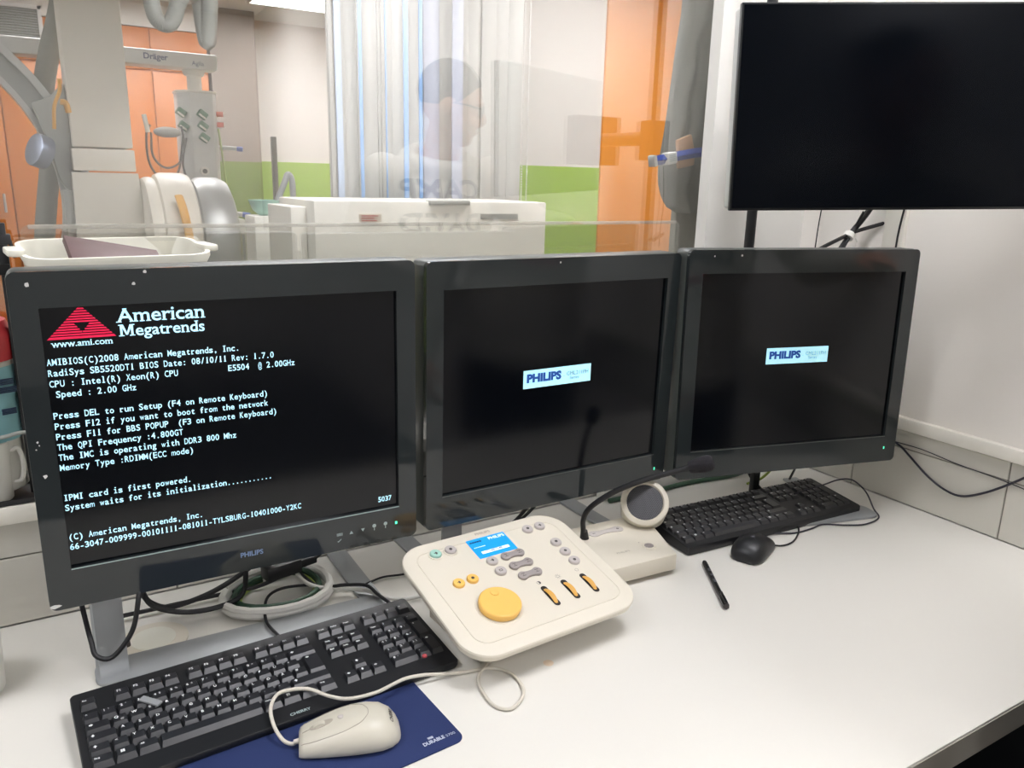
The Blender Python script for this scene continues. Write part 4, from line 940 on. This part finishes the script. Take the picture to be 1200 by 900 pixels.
# scanner
sc_ = thing('c_arm_scanner', 'large cream and grey x-ray scanner with an arc, beyond the glass at left', 'scanner', (.3, 4.1, FZ), 0)
def s3(x, y, z): return (x-.3, y-4.1, z+D)
mb = MB(); mb.bb(s3(.19, 4.0, .755), s3(.425, 4.30, CZ), .006); mb.build('column', 'machine_cream', sc_)
mb = MB(); mb.bb(s3(.182, 3.985, .655), s3(.428, 4.32, .748), .006); mb.build('column_collar', 'machine_cream', sc_)
mb = MB(); V = [s3(*p) for p in ((.158, 3.96, .05), (.475, 3.96, .05), (.475, 4.34, .05), (.158, 4.34, .05), (.174, 3.96, .648), (.432, 3.96, .648), (.432, 4.34, .648), (.174, 4.34, .648))]
mb.tmp(lambda b: [b.faces.new([vv[i] for i in f]) for vv in [[b.verts.new(v) for v in V]] for f in ((3, 2, 1, 0), (4, 5, 6, 7), (0, 1, 5, 4), (1, 2, 6, 5), (2, 3, 7, 6), (3, 0, 4, 7))], None, .008, 2); mb.build('carriage', 'machine_cream', sc_)
MB().bb(s3(.135, 4.02, .0), s3(.175, 4.3, .57), .004).build('side_plate', 'machine_grey', sc_)
# arc
def arc(r0, r1, y0, y1, a0, a1, n=40):
    cx, cz_ = -.6173, .5162; rings = []
    for i in range(n+1):
        a = math.radians(a0+(a1-a0)*i/n); ca, sa = math.cos(a), math.sin(a)
        rings.append([s3(cx+r0*ca, y0, cz_+r0*sa), s3(cx+r1*ca, y0, cz_+r1*sa), s3(cx+r1*ca, y1, cz_+r1*sa), s3(cx+r0*ca, y1, cz_+r0*sa)])
    return rings
MB().loft(arc(.752, .775, 4.19, 4.36, -100, 110)).build('arc_inner_rail', 'boom_grey', sc_)
MB().loft(arc(.775, .850, 4.22, 4.34, -100, 110)).build('arc_web', 'machine_grey', sc_)
MB().loft(arc(.850, .880, 4.19, 4.36, -100, 110)).build('arc_outer_rail', 'boom_grey', sc_)
br = [(.055, .93), (.12, .955), (.185, 1.02), (.21, .60), (.16, .56), (.128, .62), (.10, .78)]
mb = MB(); mb.prism([(a-.3, b+D) for a, b in br], 4.1-4.18, 4.1-4.08, .01, Mx=RX(PI/2) @ T(0, 0, 0)); o = mb.build('bracket', 'machine_grey', sc_)
dk = MB(); dk.cyl(s3(.092, 4.07, .722), s3(.042, 4.045, .740), .070, n=36, bev=.008); dk.build('encoder_disc', 'silver_blue', sc_)
MB().tube([s3(*p) for p in ((.225, 4.42, 1.40), (.20, 4.42, 1.31), (.155, 4.42, 1.17), (.115, 4.43, 1.0), (.112, 4.43, .85), (.110, 4.43, .70), (.075, 4.43, .50), (.045, 4.43, .30), (.03, 4.43, 0))], .045, 14).build('hose', 'hose_grey', sc_)
MB().tube([s3(*p) for p in ((.165, 3.94, 1.02), (.160, 3.94, .97), (.135, 3.93, .91), (.125, 3.93, .82))], .013, 10, flat=.6).tube([s3(*p) for p in ((.158, 3.94, .93), (.178, 3.94, .925), (.186, 3.95, .89))], .012, 10).build('handle', 'handle_yellow', sc_)
mb = MB(); zc_ = .32
mb.cyl(s3(.44, 4.0, zc_), s3(.500, 4.0, zc_), .315, n=64, bev=.02); mb.build('drum_flange', 'machine_cream', sc_)
mb = MB(); mb.cyl(s3(.490, 4.0, zc_), s3(.645, 4.0, zc_), .335, n=64, bev=.03); mb.build('drum', 'machine_cream', sc_)
mb = MB(); mb.cyl(s3(.640, 4.0, zc_), s3(.812, 4.0, zc_), .318, n=64, bev=.05); mb.build('drum_end', 'steel', sc_)
mb = MB(); mb.tube([s3(*p) for p in ((.555, 3.71, .560), (.562, 3.655, .50), (.574, 3.64, .40), (.58, 3.64, .30))], .018, 10, flat=.5); mb.build('handle', 'handle_yellow', sc_)
# supply boom
bo = thing('supply_boom', 'grey ceiling supply arm with a gas socket column beyond the glass', 'supply unit', (.86, 4.9, FZ), 0)
def b3(x, y, z): return (x-.86, y-4.9, z+D)
mb = MB(); mb.bb(b3(-.2, 4.82, 1.205), b3(.975, 4.98, 1.285), .012); ar = mb.build('arm', 'boom_grey', bo)
mb = MB(); mb.text("Dräger", .042, T(*b3(.60, 4.818, 1.235)) @ UP, .001); mb.text("Agila", .032, T(*b3(.84, 4.818, 1.222)) @ UP); mb.build('brand_text', 'text_blue', ar, ang=180, recalc=False)
mb = MB(); mb.lathe([(.05, 1.175), (.06, 1.20), (.06, 1.206)], 28, T(0, 0, D)); mb.cyl((0, 0, 1.09+D), (0, 0, 1.18+D), .038, n=28); mb.build('neck', 'cabinet_white', bo)
mb = MB(); mb.prism([(-.10, -.02), (-.045, -.085), (.075, -.085), (.10, -.05), (.10, .09), (-.10, .09)], -.30+D, 1.085+D, .006); mb.build('column', 'boom_grey', bo)
MB().prism([(-.104, -.022), (-.047, -.089), (.077, -.089), (.104, -.052), (.104, .094), (-.104, .094)], 1.082+D, 1.095+D, .002).build('column_cap', 'cabinet_white', bo)
for x_, y_, z_ in ((.872, 4.795, .968), (.872, 4.795, .908), (.874, 4.795, .846), (.768, 4.83, .975), (.776, 4.83, .905)):
    p = MB().box((0, 0, 0), (.05, .03, .038), .004).build('gas_plug', 'plug_green', bo, b3(x_, y_, z_), (0, math.radians(35), .2))
    MB().box((0, -.016, -.012), (.042, .004, .010), .001).build('plug_tag', 'cabinet_white', p)
for z_ in (.978, .922):
    p = MB().box((0, 0, 0), (.042, .03, .026), .004).build('gas_plug', 'plug_red', bo, b3(.975, 4.85, z_)); MB().box((.018, -.016, .0), (.006, .003, .024)).build('plug_tag', 'cabinet_white', p)
MB().cyl(b3(.866, 4.82, .668), b3(.866, 4.80, .668), .024, n=20).build('gauge', 'cabinet_white', bo)
MB().cyl(b3(.866, 4.80, .668), b3(.866, 4.797, .668), .013, n=16).build('gauge_dial', 'print_dark', bo)
mb = MB(); mb.cyl(b3(.96, 4.86, .80), b3(1.05, 4.82, .795), .012, n=12); mb.mi = 1; mb.cyl(b3(1.05, 4.82, .795), b3(1.08, 4.81, .793), .013, n=12); mb.build('suction_arm', ['boom_grey', 'strap_blue'], bo)
mb = MB(); mb.cyl(b3(.96, 4.86, .44), b3(1.06, 4.82, .43), .014, n=12); mb.mi = 1; mb.cyl(b3(1.06, 4.82, .43), b3(1.10, 4.81, .425), .015, n=12); mb.build('suction_arm', ['boom_grey', 'strap_blue'], bo)
MB().tube([b3(*p) for p in ((.96, 4.84, .90), (.965, 4.80, .75), (.975, 4.79, .60), (1.0, 4.79, .42))], .006, 6).build('gas_hose', 'yellowgreen_cable', bo)
for pts in (((.76, 4.80, .90), (.765, 4.78, .80), (.75, 4.78, .70), (.77, 4.78, .60)), ((.78, 4.79, .84), (.74, 4.77, .72), (.66, 4.76, .68), (.60, 4.76, .74), (.60, 4.76, .86)), ((.765, 4.79, .86), (.72, 4.77, .66), (.64, 4.76, .62), (.58, 4.76, .70), (.575, 4.76, .84), (.60, 4.77, .9))):
    MB().tube([b3(*p) for p in pts], .006, 6).build('hanging_lead', 'print_dark', bo)
MB().ell(b3(.68, 4.76, .865), (.070, .05, .028)).build('clear_mask', 'steel', bo)
MB().tube([b3(*p) for p in ((.585, 4.76, .86), (.578, 4.76, .91), (.572, 4.76, .95))], .012, 8).build('mask_tube', 'cabinet_white', bo)
mb = MB()
for x_, z_ in ((.765, .60), (.79, .585), (.75, .56), (.805, .61)): mb.ell(b3(x_, 4.77, z_), (.022, .02, .022))
mb.build('valve_cluster', 'steel', bo)
# ceiling hoses
hz = thing('ceiling_hose', 'pale grey corrugated hoses looping from the ceiling beyond the glass', 'hose', (.58, 3.5, 1.0), 0)
def corr(pts, r):
    P = smooth_path([(a-.58, b-3.5, c_-1.0) for a, b, c_ in pts], 16); return MB().tube(P, [r, r*1.07], 14, 0)
def corr2(pts, r):
    P = smooth_path([(a-.58, b-3.5, c_-1.0) for a, b, c_ in pts], 14); rr = [r if (i % 2) else r*1.05 for i in range(len(P))]
    mb = MB(); mb.tube(P, rr, 14, 0); return mb
corr2([(.478, 3.5, 1.6), (.478, 3.5, 1.35), (.488, 3.5, 1.24), (.515, 3.49, 1.205), (.545, 3.48, 1.215), (.572, 3.47, 1.28), (.60, 3.46, 1.36), (.61, 3.46, 1.6)], .029).build('hose_loop', 'machine_grey', hz)
corr2([(.655, 3.5, 1.6), (.655, 3.5, 1.38), (.660, 3.5, 1.25), (.672, 3.49, 1.155), (.682, 3.47, 1.25), (.688, 3.45, 1.38), (.69, 3.45, 1.6)], .030).build('hose_loop', 'machine_grey', hz)
MB().cyl((.015, -.02, .37), (.08, -.02, .33), .05, n=24).build('hose_joint', 'machine_grey', hz)
# small trolley
tr = thing('trolley', 'small white trolley with a blue square beside the scanner drum', 'trolley', (.945, 4.55, FZ), 0)
MB().bb((-.056, -.05, .06), (.056, .2, .42+D), .006).build('body', 'cabinet_white', tr)
MB().bb((-.02, -.052, .36+D), (.01, -.049, .405+D)).build('blue_square', 'text_blue', tr)
MB().bb((.035, -.056, .08), (.050, -.049, .34+D), .002).build('handle', 'machine_grey', tr)
for sx in (-.04, .04): MB().cyl((sx-.012, .0, .03), (sx+.012, .0, .03), .03, n=16).build('wheel', 'black_plastic', tr)
one('steel_post', MB().bb((1.165, 4.5, FZ), (1.192, 4.53, .857), .003), 'hose_grey', 'upright grey steel post in front of the green wall', 'post')
# white cabinet
wc = thing('white_cabinet', 'large white equipment cabinet just beyond the glass', 'cabinet', (1.25, 2.75, FZ), 0)
MB().bb((-.445, -.13, .04), (.470, .30, .578+D), .006).build('body', 'cabinet_white', wc)
MB().bb((-.50, -.05, .04), (-.446, .25, .555+D), .004).build('side_unit', 'cabinet_white', wc)
MB().bb((-.03, -.145, .566+D), (.13, -.10, .582+D), .003).build('handle', 'machine_grey', wc)
mb = MB(); mb.bb((-.29, -.133, .505+D), (-.21, -.129, .535+D)); lb = mb.build('label_plate', 'console_cream', wc)
mb = MB()
for k, w_ in enumerate((.06, .045, .055)): mb.bb((-.282, -.1345, .527+D-k*.008), (-.282+w_, -.1328, .5295+D-k*.008))
mb.build('label_print', 'hoodie_red', lb)
MB().bb((.18, -.133, .515+D), (.34, -.129, .535+D)).build('vent_slot', 'machine_grey', wc)
# green sharps tray things beside cabinet
gb = thing('wash_bowl', 'green topped bowl standing behind the left corner of the white cabinet', 'bowl', (.80, 3.25, .50), 0)
MB().lathe([(.02, 0), (.045, .02), (.06, .06), (.055, .06), (.04, .02), (.001, .012)], 28).build('bowl', 'button_green', gb)
MB().tube([(.05, 0, .05), (.085, 0, .13), (.10, 0, .16), (.115, 0, .13), (.115, 0, .03)], .012, 10).build('tap', 'tape_clear', gb)
one('bowl_stand', MB().bb((.74, 3.17, FZ), (.90, 3.33, .50), .004), 'cabinet_white', 'white stand under the green topped bowl', 'stand')
ash = thing('acrylic_sheet', 'low clear acrylic sheet standing along the sill just behind the window glass', 'screen', (.62, 1.366, .189), 0)
mb = MB(); mb.prism(rrect(1.27, .388, .012, 4, 0, .194), -.002, .002, Mx=RX(PI/2)); mb.build('sheet', 'acrylic', ash)
mb = MB(); mb.bb((-.625, -.003, .382), (.625, .003, .3885), .0015); mb.build('top_edge', 'acrylic_edge', ash)
# strip curtain
cu = thing('strip_curtain', 'tall curtain of white vertical strips with blue edges beyond the glass', 'curtain', (1.5, 3.2, FZ), 0)
MB().bb((-.48, -.03, CZ+D-.04), (.48, .03, CZ+D), .003).build('track', 'panel_frame', cu)
n = 13; w = .89/n
for i in range(n):
    x = -.445+i*w; yy = .006*(i % 2)-.003+.003*math.sin(i*1.7)
    V = []; F = []; k = 6
    for j in range(k+1):
        f = j/k; V += [(x+f*w*1.06, yy-.006*math.sin(PI*f), .02), (x+f*w*1.06, yy-.006*math.sin(PI*f), CZ+D-.04), (x+f*w*1.06, yy-.006*math.sin(PI*f)+.003, CZ+D-.04), (x+f*w*1.06, yy-.006*math.sin(PI*f)+.003, .02)]
    for j in range(k):
        a = j*4; b = a+4; F += [(a, b, b+1, a+1), (a+1, b+1, b+2, a+2), (a+2, b+2, b+3, a+3), (a+3, b+3, b, a)]
    F += [(0, 1, 2, 3), (k*4, k*4+3, k*4+2, k*4+1)]
    MB().raw(V, F).build('strip', 'strip_lavender' if i == 6 else 'strip_white', cu)
for x, w_, m in ((-.443, .018, 'strip_grey'), (-.413, .026, 'strip_pale'), (-.334, .006, 'strip_grey'), (-.323, .015, 'strip_blue'), (-.250, .005, 'strip_grey'), (-.234, .007, 'strip_grey'), (-.216, .006, 'strip_blue'), (-.130, .020, 'strip_blue'), (-.064, .016, 'strip_blue'), (.105, .05, 'strip_lavender')):
    MB().bb((x-w_/2, -.045, .02), (x+w_/2, -.038, CZ+D-.04), .001).build('edge_strip', m, cu)
bc = thing('bead_chain', 'thin white bead chain hanging beside the strip curtain', 'chain', (1.86, 3.02, .35), 0)
for dx in (-.012, .014):
    mb = MB()
    for i in range(130): mb.bb((dx-.0022, -.0022, i*.0107), (dx+.0022, .0022, i*.0107+.0062))
    mb.build('bead_strand', 'chip', bc)
# apron
ap = thing('lead_apron', 'grey lead apron hanging beside the window pillar, tied with a blue strap', 'apron', (1.33, 1.43, .58), 0)
outline = [(1.292, 1.10), (1.289, 1.02), (1.279, .942), (1.268, .82), (1.262, .765), (1.255, .72), (1.252, .686), (1.256, .655), (1.268, .625), (1.290, .60), (1.320, .590), (1.350, .592), (1.385, .605), (1.395, .70), (1.395, .80), (1.40, .95), (1.402, 1.10)]
lev = sorted(set([b for a, b in outline])); rings = []
left = outline[:11]; right = outline[11:]
def ixy(poly, z):
    poly = sorted(poly, key=lambda p: p[1])
    if z <= poly[0][1]: return poly[0][0]
    for (a, za), (b, zb) in zip(poly, poly[1:]):
        if za <= z <= zb: return a+(b-a)*(z-za)/max(1e-6, zb-za)
    return poly[-1][0]
for z in [.592+i*(1.10-.592)/40 for i in range(41)]:
    xl, xr = ixy(left, z), ixy(right, z); m = 18; fr = []; bk_ = []
    for j in range(m+1):
        f = j/m; x = xl+(xr-xl)*f; fold = .010*math.sin(f*9+z*5)+.006*math.sin(f*17-z*14)+.004*math.sin(z*60+f*3)
        fr.append((x-1.33, -.020*math.sin(PI*f)+fold*math.sin(PI*f), z-.58)); bk_.append((x-1.33, .016, z-.58))
    rings.append(fr+bk_[::-1])
MB().loft(rings).build('cloth', 'apron_grey', ap, ang=60)
mb = MB(); mb.prism([(a-1.33, b-.58) for a, b in ((1.252, .752), (1.294, .767), (1.308, .728), (1.309, .700), (1.262, .690), (1.258, .72))], .034, .044, .004, Mx=RX(PI/2)); mb.build('foam_pad', 'tan_foam', ap)
mb = MB(); mb.tube([(a-1.33, b, c_-.58) for a, b, c_ in ((1.186, -.045, .705), (1.21, -.046, .709), (1.255, -.048, .718), (1.31, -.046, .727), (1.365, -.034, .733))], .0105, 4, 5, flat=1.0)
st = mb.build('strap', 'strap_blue', ap)
mb = MB(); mb.bb((-.0135, -.013, -.0125), (.0135, .011, .0125), .003, Mx=T(1.228-1.33, -.047, .712-.58) @ RY(-.2)); o = mb.build('strap_label', 'chip', st)
mb = MB()
for k in range(4): mb.bb((-.010, -.0145, .006-k*.004), (.008, -.0128, .0075-k*.004), Mx=T(1.228-1.33, -.047, .712-.58) @ RY(-.2))
mb.build('label_print', 'mark_grey', o)
MB().bb((-.010, -.012, -.012), (.0, .011, .0125), .003, Mx=T(1.188-1.33, -.045, .7055-.58) @ RY(-.2)).build('strap_end', 'chip', st)

# ================================================================ PERSON (seen as a reflection in the glass)
pe = thing('person', 'person in a white printed hoodie standing at the desk, reaching to the right', 'person', (1.15, .26, FZ), 0)
PX, PY = 1.15, .26
def remesh(mb, voxel, smooth=4):
    me = bpy.data.meshes.new('tmp'); bmesh.ops.recalc_face_normals(mb.bm, faces=mb.bm.faces); mb.bm.to_mesh(me); mb.bm.free()
    ob = bpy.data.objects.new('tmp', me); SC.collection.objects.link(ob)
    md = ob.modifiers.new('r', 'REMESH'); md.mode = 'VOXEL'; md.voxel_size = voxel
    if smooth: m2_ = ob.modifiers.new('s', 'SMOOTH'); m2_.iterations = smooth; m2_.factor = .5
    ev = ob.evaluated_get(bpy.context.evaluated_depsgraph_get()); e = ev.to_mesh()
    V = [v.co.copy() for v in e.vertices]; F = [tuple(p.vertices) for p in e.polygons]
    ev.to_mesh_clear(); bpy.data.objects.remove(ob); bpy.data.meshes.remove(me)
    return V, F
def limb(mb, pts, rs, n=14):
    # tapered chain of capsules
    P = [Vector(p) for p in pts]
    for i in range(len(P)-1):
        mb.cyl(P[i], P[i+1], rs[i], rs[i+1], n)
    for p, r in zip(P, rs): mb.ell(p, (r, r, r), u=14, v=10)
# coordinates local to the person: x right, y to the window, z above the floor
HD = Vector((0.005, .115, 1.615))          # head centre
HR = RZ(math.radians(-62)) @ RX(math.radians(-14))     # head turned to its right and down; face looks along local +y
HM = Matrix.Translation(HD) @ HR
b = MB()
b.ell((0, -.008, .025), (.076, .096, .098), HM); b.ell((0, .022, -.04), (.060, .072, .078), HM); b.ell((0, .060, -.085), (.030, .026, .024), HM)
b.ell((0, .098, -.018), (.013, .018, .022), HM); b.ell((0, .088, .006), (.010, .012, .03), HM)
for sx in (-1, 1): b.ell((sx*.077, -.008, -.012), (.010, .020, .032), HM); b.ell((sx*.034, .083, -.036), (.022, .016, .018), HM); b.ell((sx*.028, .086, .026), (.024, .010, .008), HM)
b.ell((0, .090, -.058), (.024, .010, .008), HM)
limb(b, [(0, .02, 1.40), (0, .06, 1.50), (0.0, .09, 1.56)], [.065, .058, .056])
b.ell((0, .03, 1.27), (.155, .10, .19)); b.ell((0, .0, 1.02), (.145, .105, .16)); b.ell((0, -.01, .92), (.155, .11, .12))
SH = {1: Vector((.19, .04, 1.40)), -1: Vector((-.19, .03, 1.40))}
EL = {1: Vector((.31, .14, 1.24)), -1: Vector((-.25, -.08, 1.14))}
WR = {1: Vector((.375, .225, 1.255)), -1: Vector((-.245, -.13, .90))}
for s_ in (1, -1): limb(b, [SH[s_], (SH[s_]+EL[s_])/2, EL[s_]], [.056, .050, .042]); limb(b, [EL[s_], EL[s_].lerp(WR[s_], .4), WR[s_]], [.042, .040, .028])
def hand(b, w, d, up, side):
    d = d.normalized(); up = up.normalized(); lat = d.cross(up).normalized()
    pc = w+d*.045; q = Matrix((lat, d, up)).transposed().to_4x4()
    b.ell((0, 0, 0), (.040, .050, .016), Matrix.Translation(pc) @ q)
    for k, (o_, L_) in enumerate(((-.030, .066), (-.010, .076), (.010, .072), (.029, .058))):
        p0 = w+d*.080+lat*o_; p1 = p0+d*L_*.45-up*.004; p2 = p1+d*L_*.30-up*.016; p3 = p2+d*L_*.18-up*.020
        limb(b, [p0, p1, p2, p3], [.0095, .009, .008, .007], 8)
    t0 = w+d*.022+lat*side*.030; t1 = t0+lat*side*.026+d*.022-up*.006; t2 = t1+d*.030+lat*side*.006-up*.008
    limb(b, [t0, t1, t2], [.012, .0105, .0085], 8)
hand(b, WR[1], Vector((.5, .8, -.10)), Vector((0, .1, 1)), -1); hand(b, WR[-1], Vector((.05, .15, -1)), Vector((-1, .0, 0)), 1)
for s_ in (1, -1): limb(b, [(s_*.085, -.01, .90), (s_*.095, .0, .50), (s_*.10, -.02, .09)], [.085, .056, .040]); limb(b, [(s_*.10, -.03, .05), (s_*.115, .11, .035)], [.040, .032])
V, F = remesh(b, .0065, 3); body = MB().raw(V, F).build('body', 'skin', pe, ang=180)
# hoodie
b = MB(); b.ell((0, .03, 1.27), (.192, .130, .20)); b.ell((0, .005, 1.06), (.19, .138, .20)); b.ell((0, -.005, .95), (.185, .14, .10))
for s_ in (1, -1):
    b.ell(SH[s_]+Vector((-s_*.03, 0, .0)), (.085, .075, .065))
    limb(b, [SH[s_], (SH[s_]+EL[s_])/2, EL[s_]], [.075, .070, .066]); limb(b, [EL[s_], EL[s_].lerp(WR[s_], .5), EL[s_].lerp(WR[s_], .92)], [.066, .058, .044])
for k in range(18):
    a = 2*PI*k/18; b.ell((.098*math.cos(a), .045+.085*math.sin(a)-.01, 1.452-.028*math.sin(a)), (.036, .036, .030))
b.ell((0, -.085, 1.44), (.10, .05, .075))
V, F = remesh(b, .009, 5); hd = MB().raw(V, F).build('hoodie', 'hoodie', pe, ang=180)
bvh = BVHTree.FromPolygons(V, F)
def chest(txt, size, zc_, width, m, name, shear=0, off_=.0015):
    TV, TF = text_geo(txt, size, size*.03, shear, 'CENTER'); x0 = min(v.x for v in TV); x1 = max(v.x for v in TV); k = width/(x1-x0); out = []
    for v in TV:
        x = -(v.x-(x0+x1)/2)*k-.035; z = zc_+v.y
        h = bvh.ray_cast(Vector((x, 1, z)), Vector((0, -1, 0)))
        y = h[0].y if h[0] is not None else .15
        out.append((x, y+off_, z))
    MB().raw(out, TF).build(name, m, hd, ang=180, recalc=False)
chest("CAMP", .085, 1.365-.03, .262, 'hoodie_print', 'print_text'); chest("DAVID", .085, 1.262-.03, .262, 'hoodie_print', 'print_text')
pts = []
for k in range(25):
    x = -.035+.06-.12*k/24; z = 1.188+.014*math.sin(k*1.3)+.008*math.sin(k*.55); h = bvh.ray_cast(Vector((x, 1, z)), Vector((0, -1, 0))); pts.append((x, (h[0].y if h[0] is not None else .15)+.001, z))
MB().tube(pts, .0045, 6, 0).build('print_script', 'hoodie_red', hd)
# hair, glasses, trousers, shoes
b = MB(); b.ell((0, -.016, .042), (.083, .100, .094), HM)
bmesh.ops.bisect_plane(b.bm, geom=list(b.bm.verts)+list(b.bm.edges)+list(b.bm.faces), plane_co=HM @ Vector((0, .045, .040)), plane_no=(HR.to_3x3() @ Vector((0, .80, -.60))), clear_outer=True)
bmesh.ops.holes_fill(b.bm, edges=b.bm.edges); b.build('hair', 'hair', pe, ang=60)
b = MB()
for sx in (-1, 1):
    b.tube([HM @ Vector((sx*.033+.024*math.cos(2*PI*k/14), .098-.3*abs(sx*.033+.024*math.cos(2*PI*k/14))*.3, .004+.018*math.sin(2*PI*k/14))) for k in range(15)], .0022, 6, 0)
    b.tube([HM @ Vector(p) for p in ((sx*.057, .092, .010), (sx*.076, .05, .010), (sx*.080, -.005, .004))], .0022, 6, 0)
b.tube([HM @ Vector(p) for p in ((-.010, .1, .006), (.010, .1, .006))], .002, 6, 0); b.build('glasses', 'black_plastic', pe)
b = MB(); b.ell((0, -.01, .93), (.17, .125, .10))
for s_ in (1, -1): limb(b, [(s_*.085, -.01, .88), (s_*.095, .0, .50), (s_*.10, -.02, .10)], [.10, .075, .062])
V, F = remesh(b, .012, 4); MB().raw(V, F).build('trousers', 'trousers', pe, ang=180)
for s_ in (1, -1):
    b = MB(); b.loft([[(s_*.10+(x*.9), y+.03, z) for x, y in rrect(.10*k, .27*k2, .045*k, 5)] for k, k2, z in ((.9, .98, .001), (1, 1, .02), (.95, .95, .05), (.7, .6, .085))]); b.build('shoe', 'shoe', pe, ang=60)
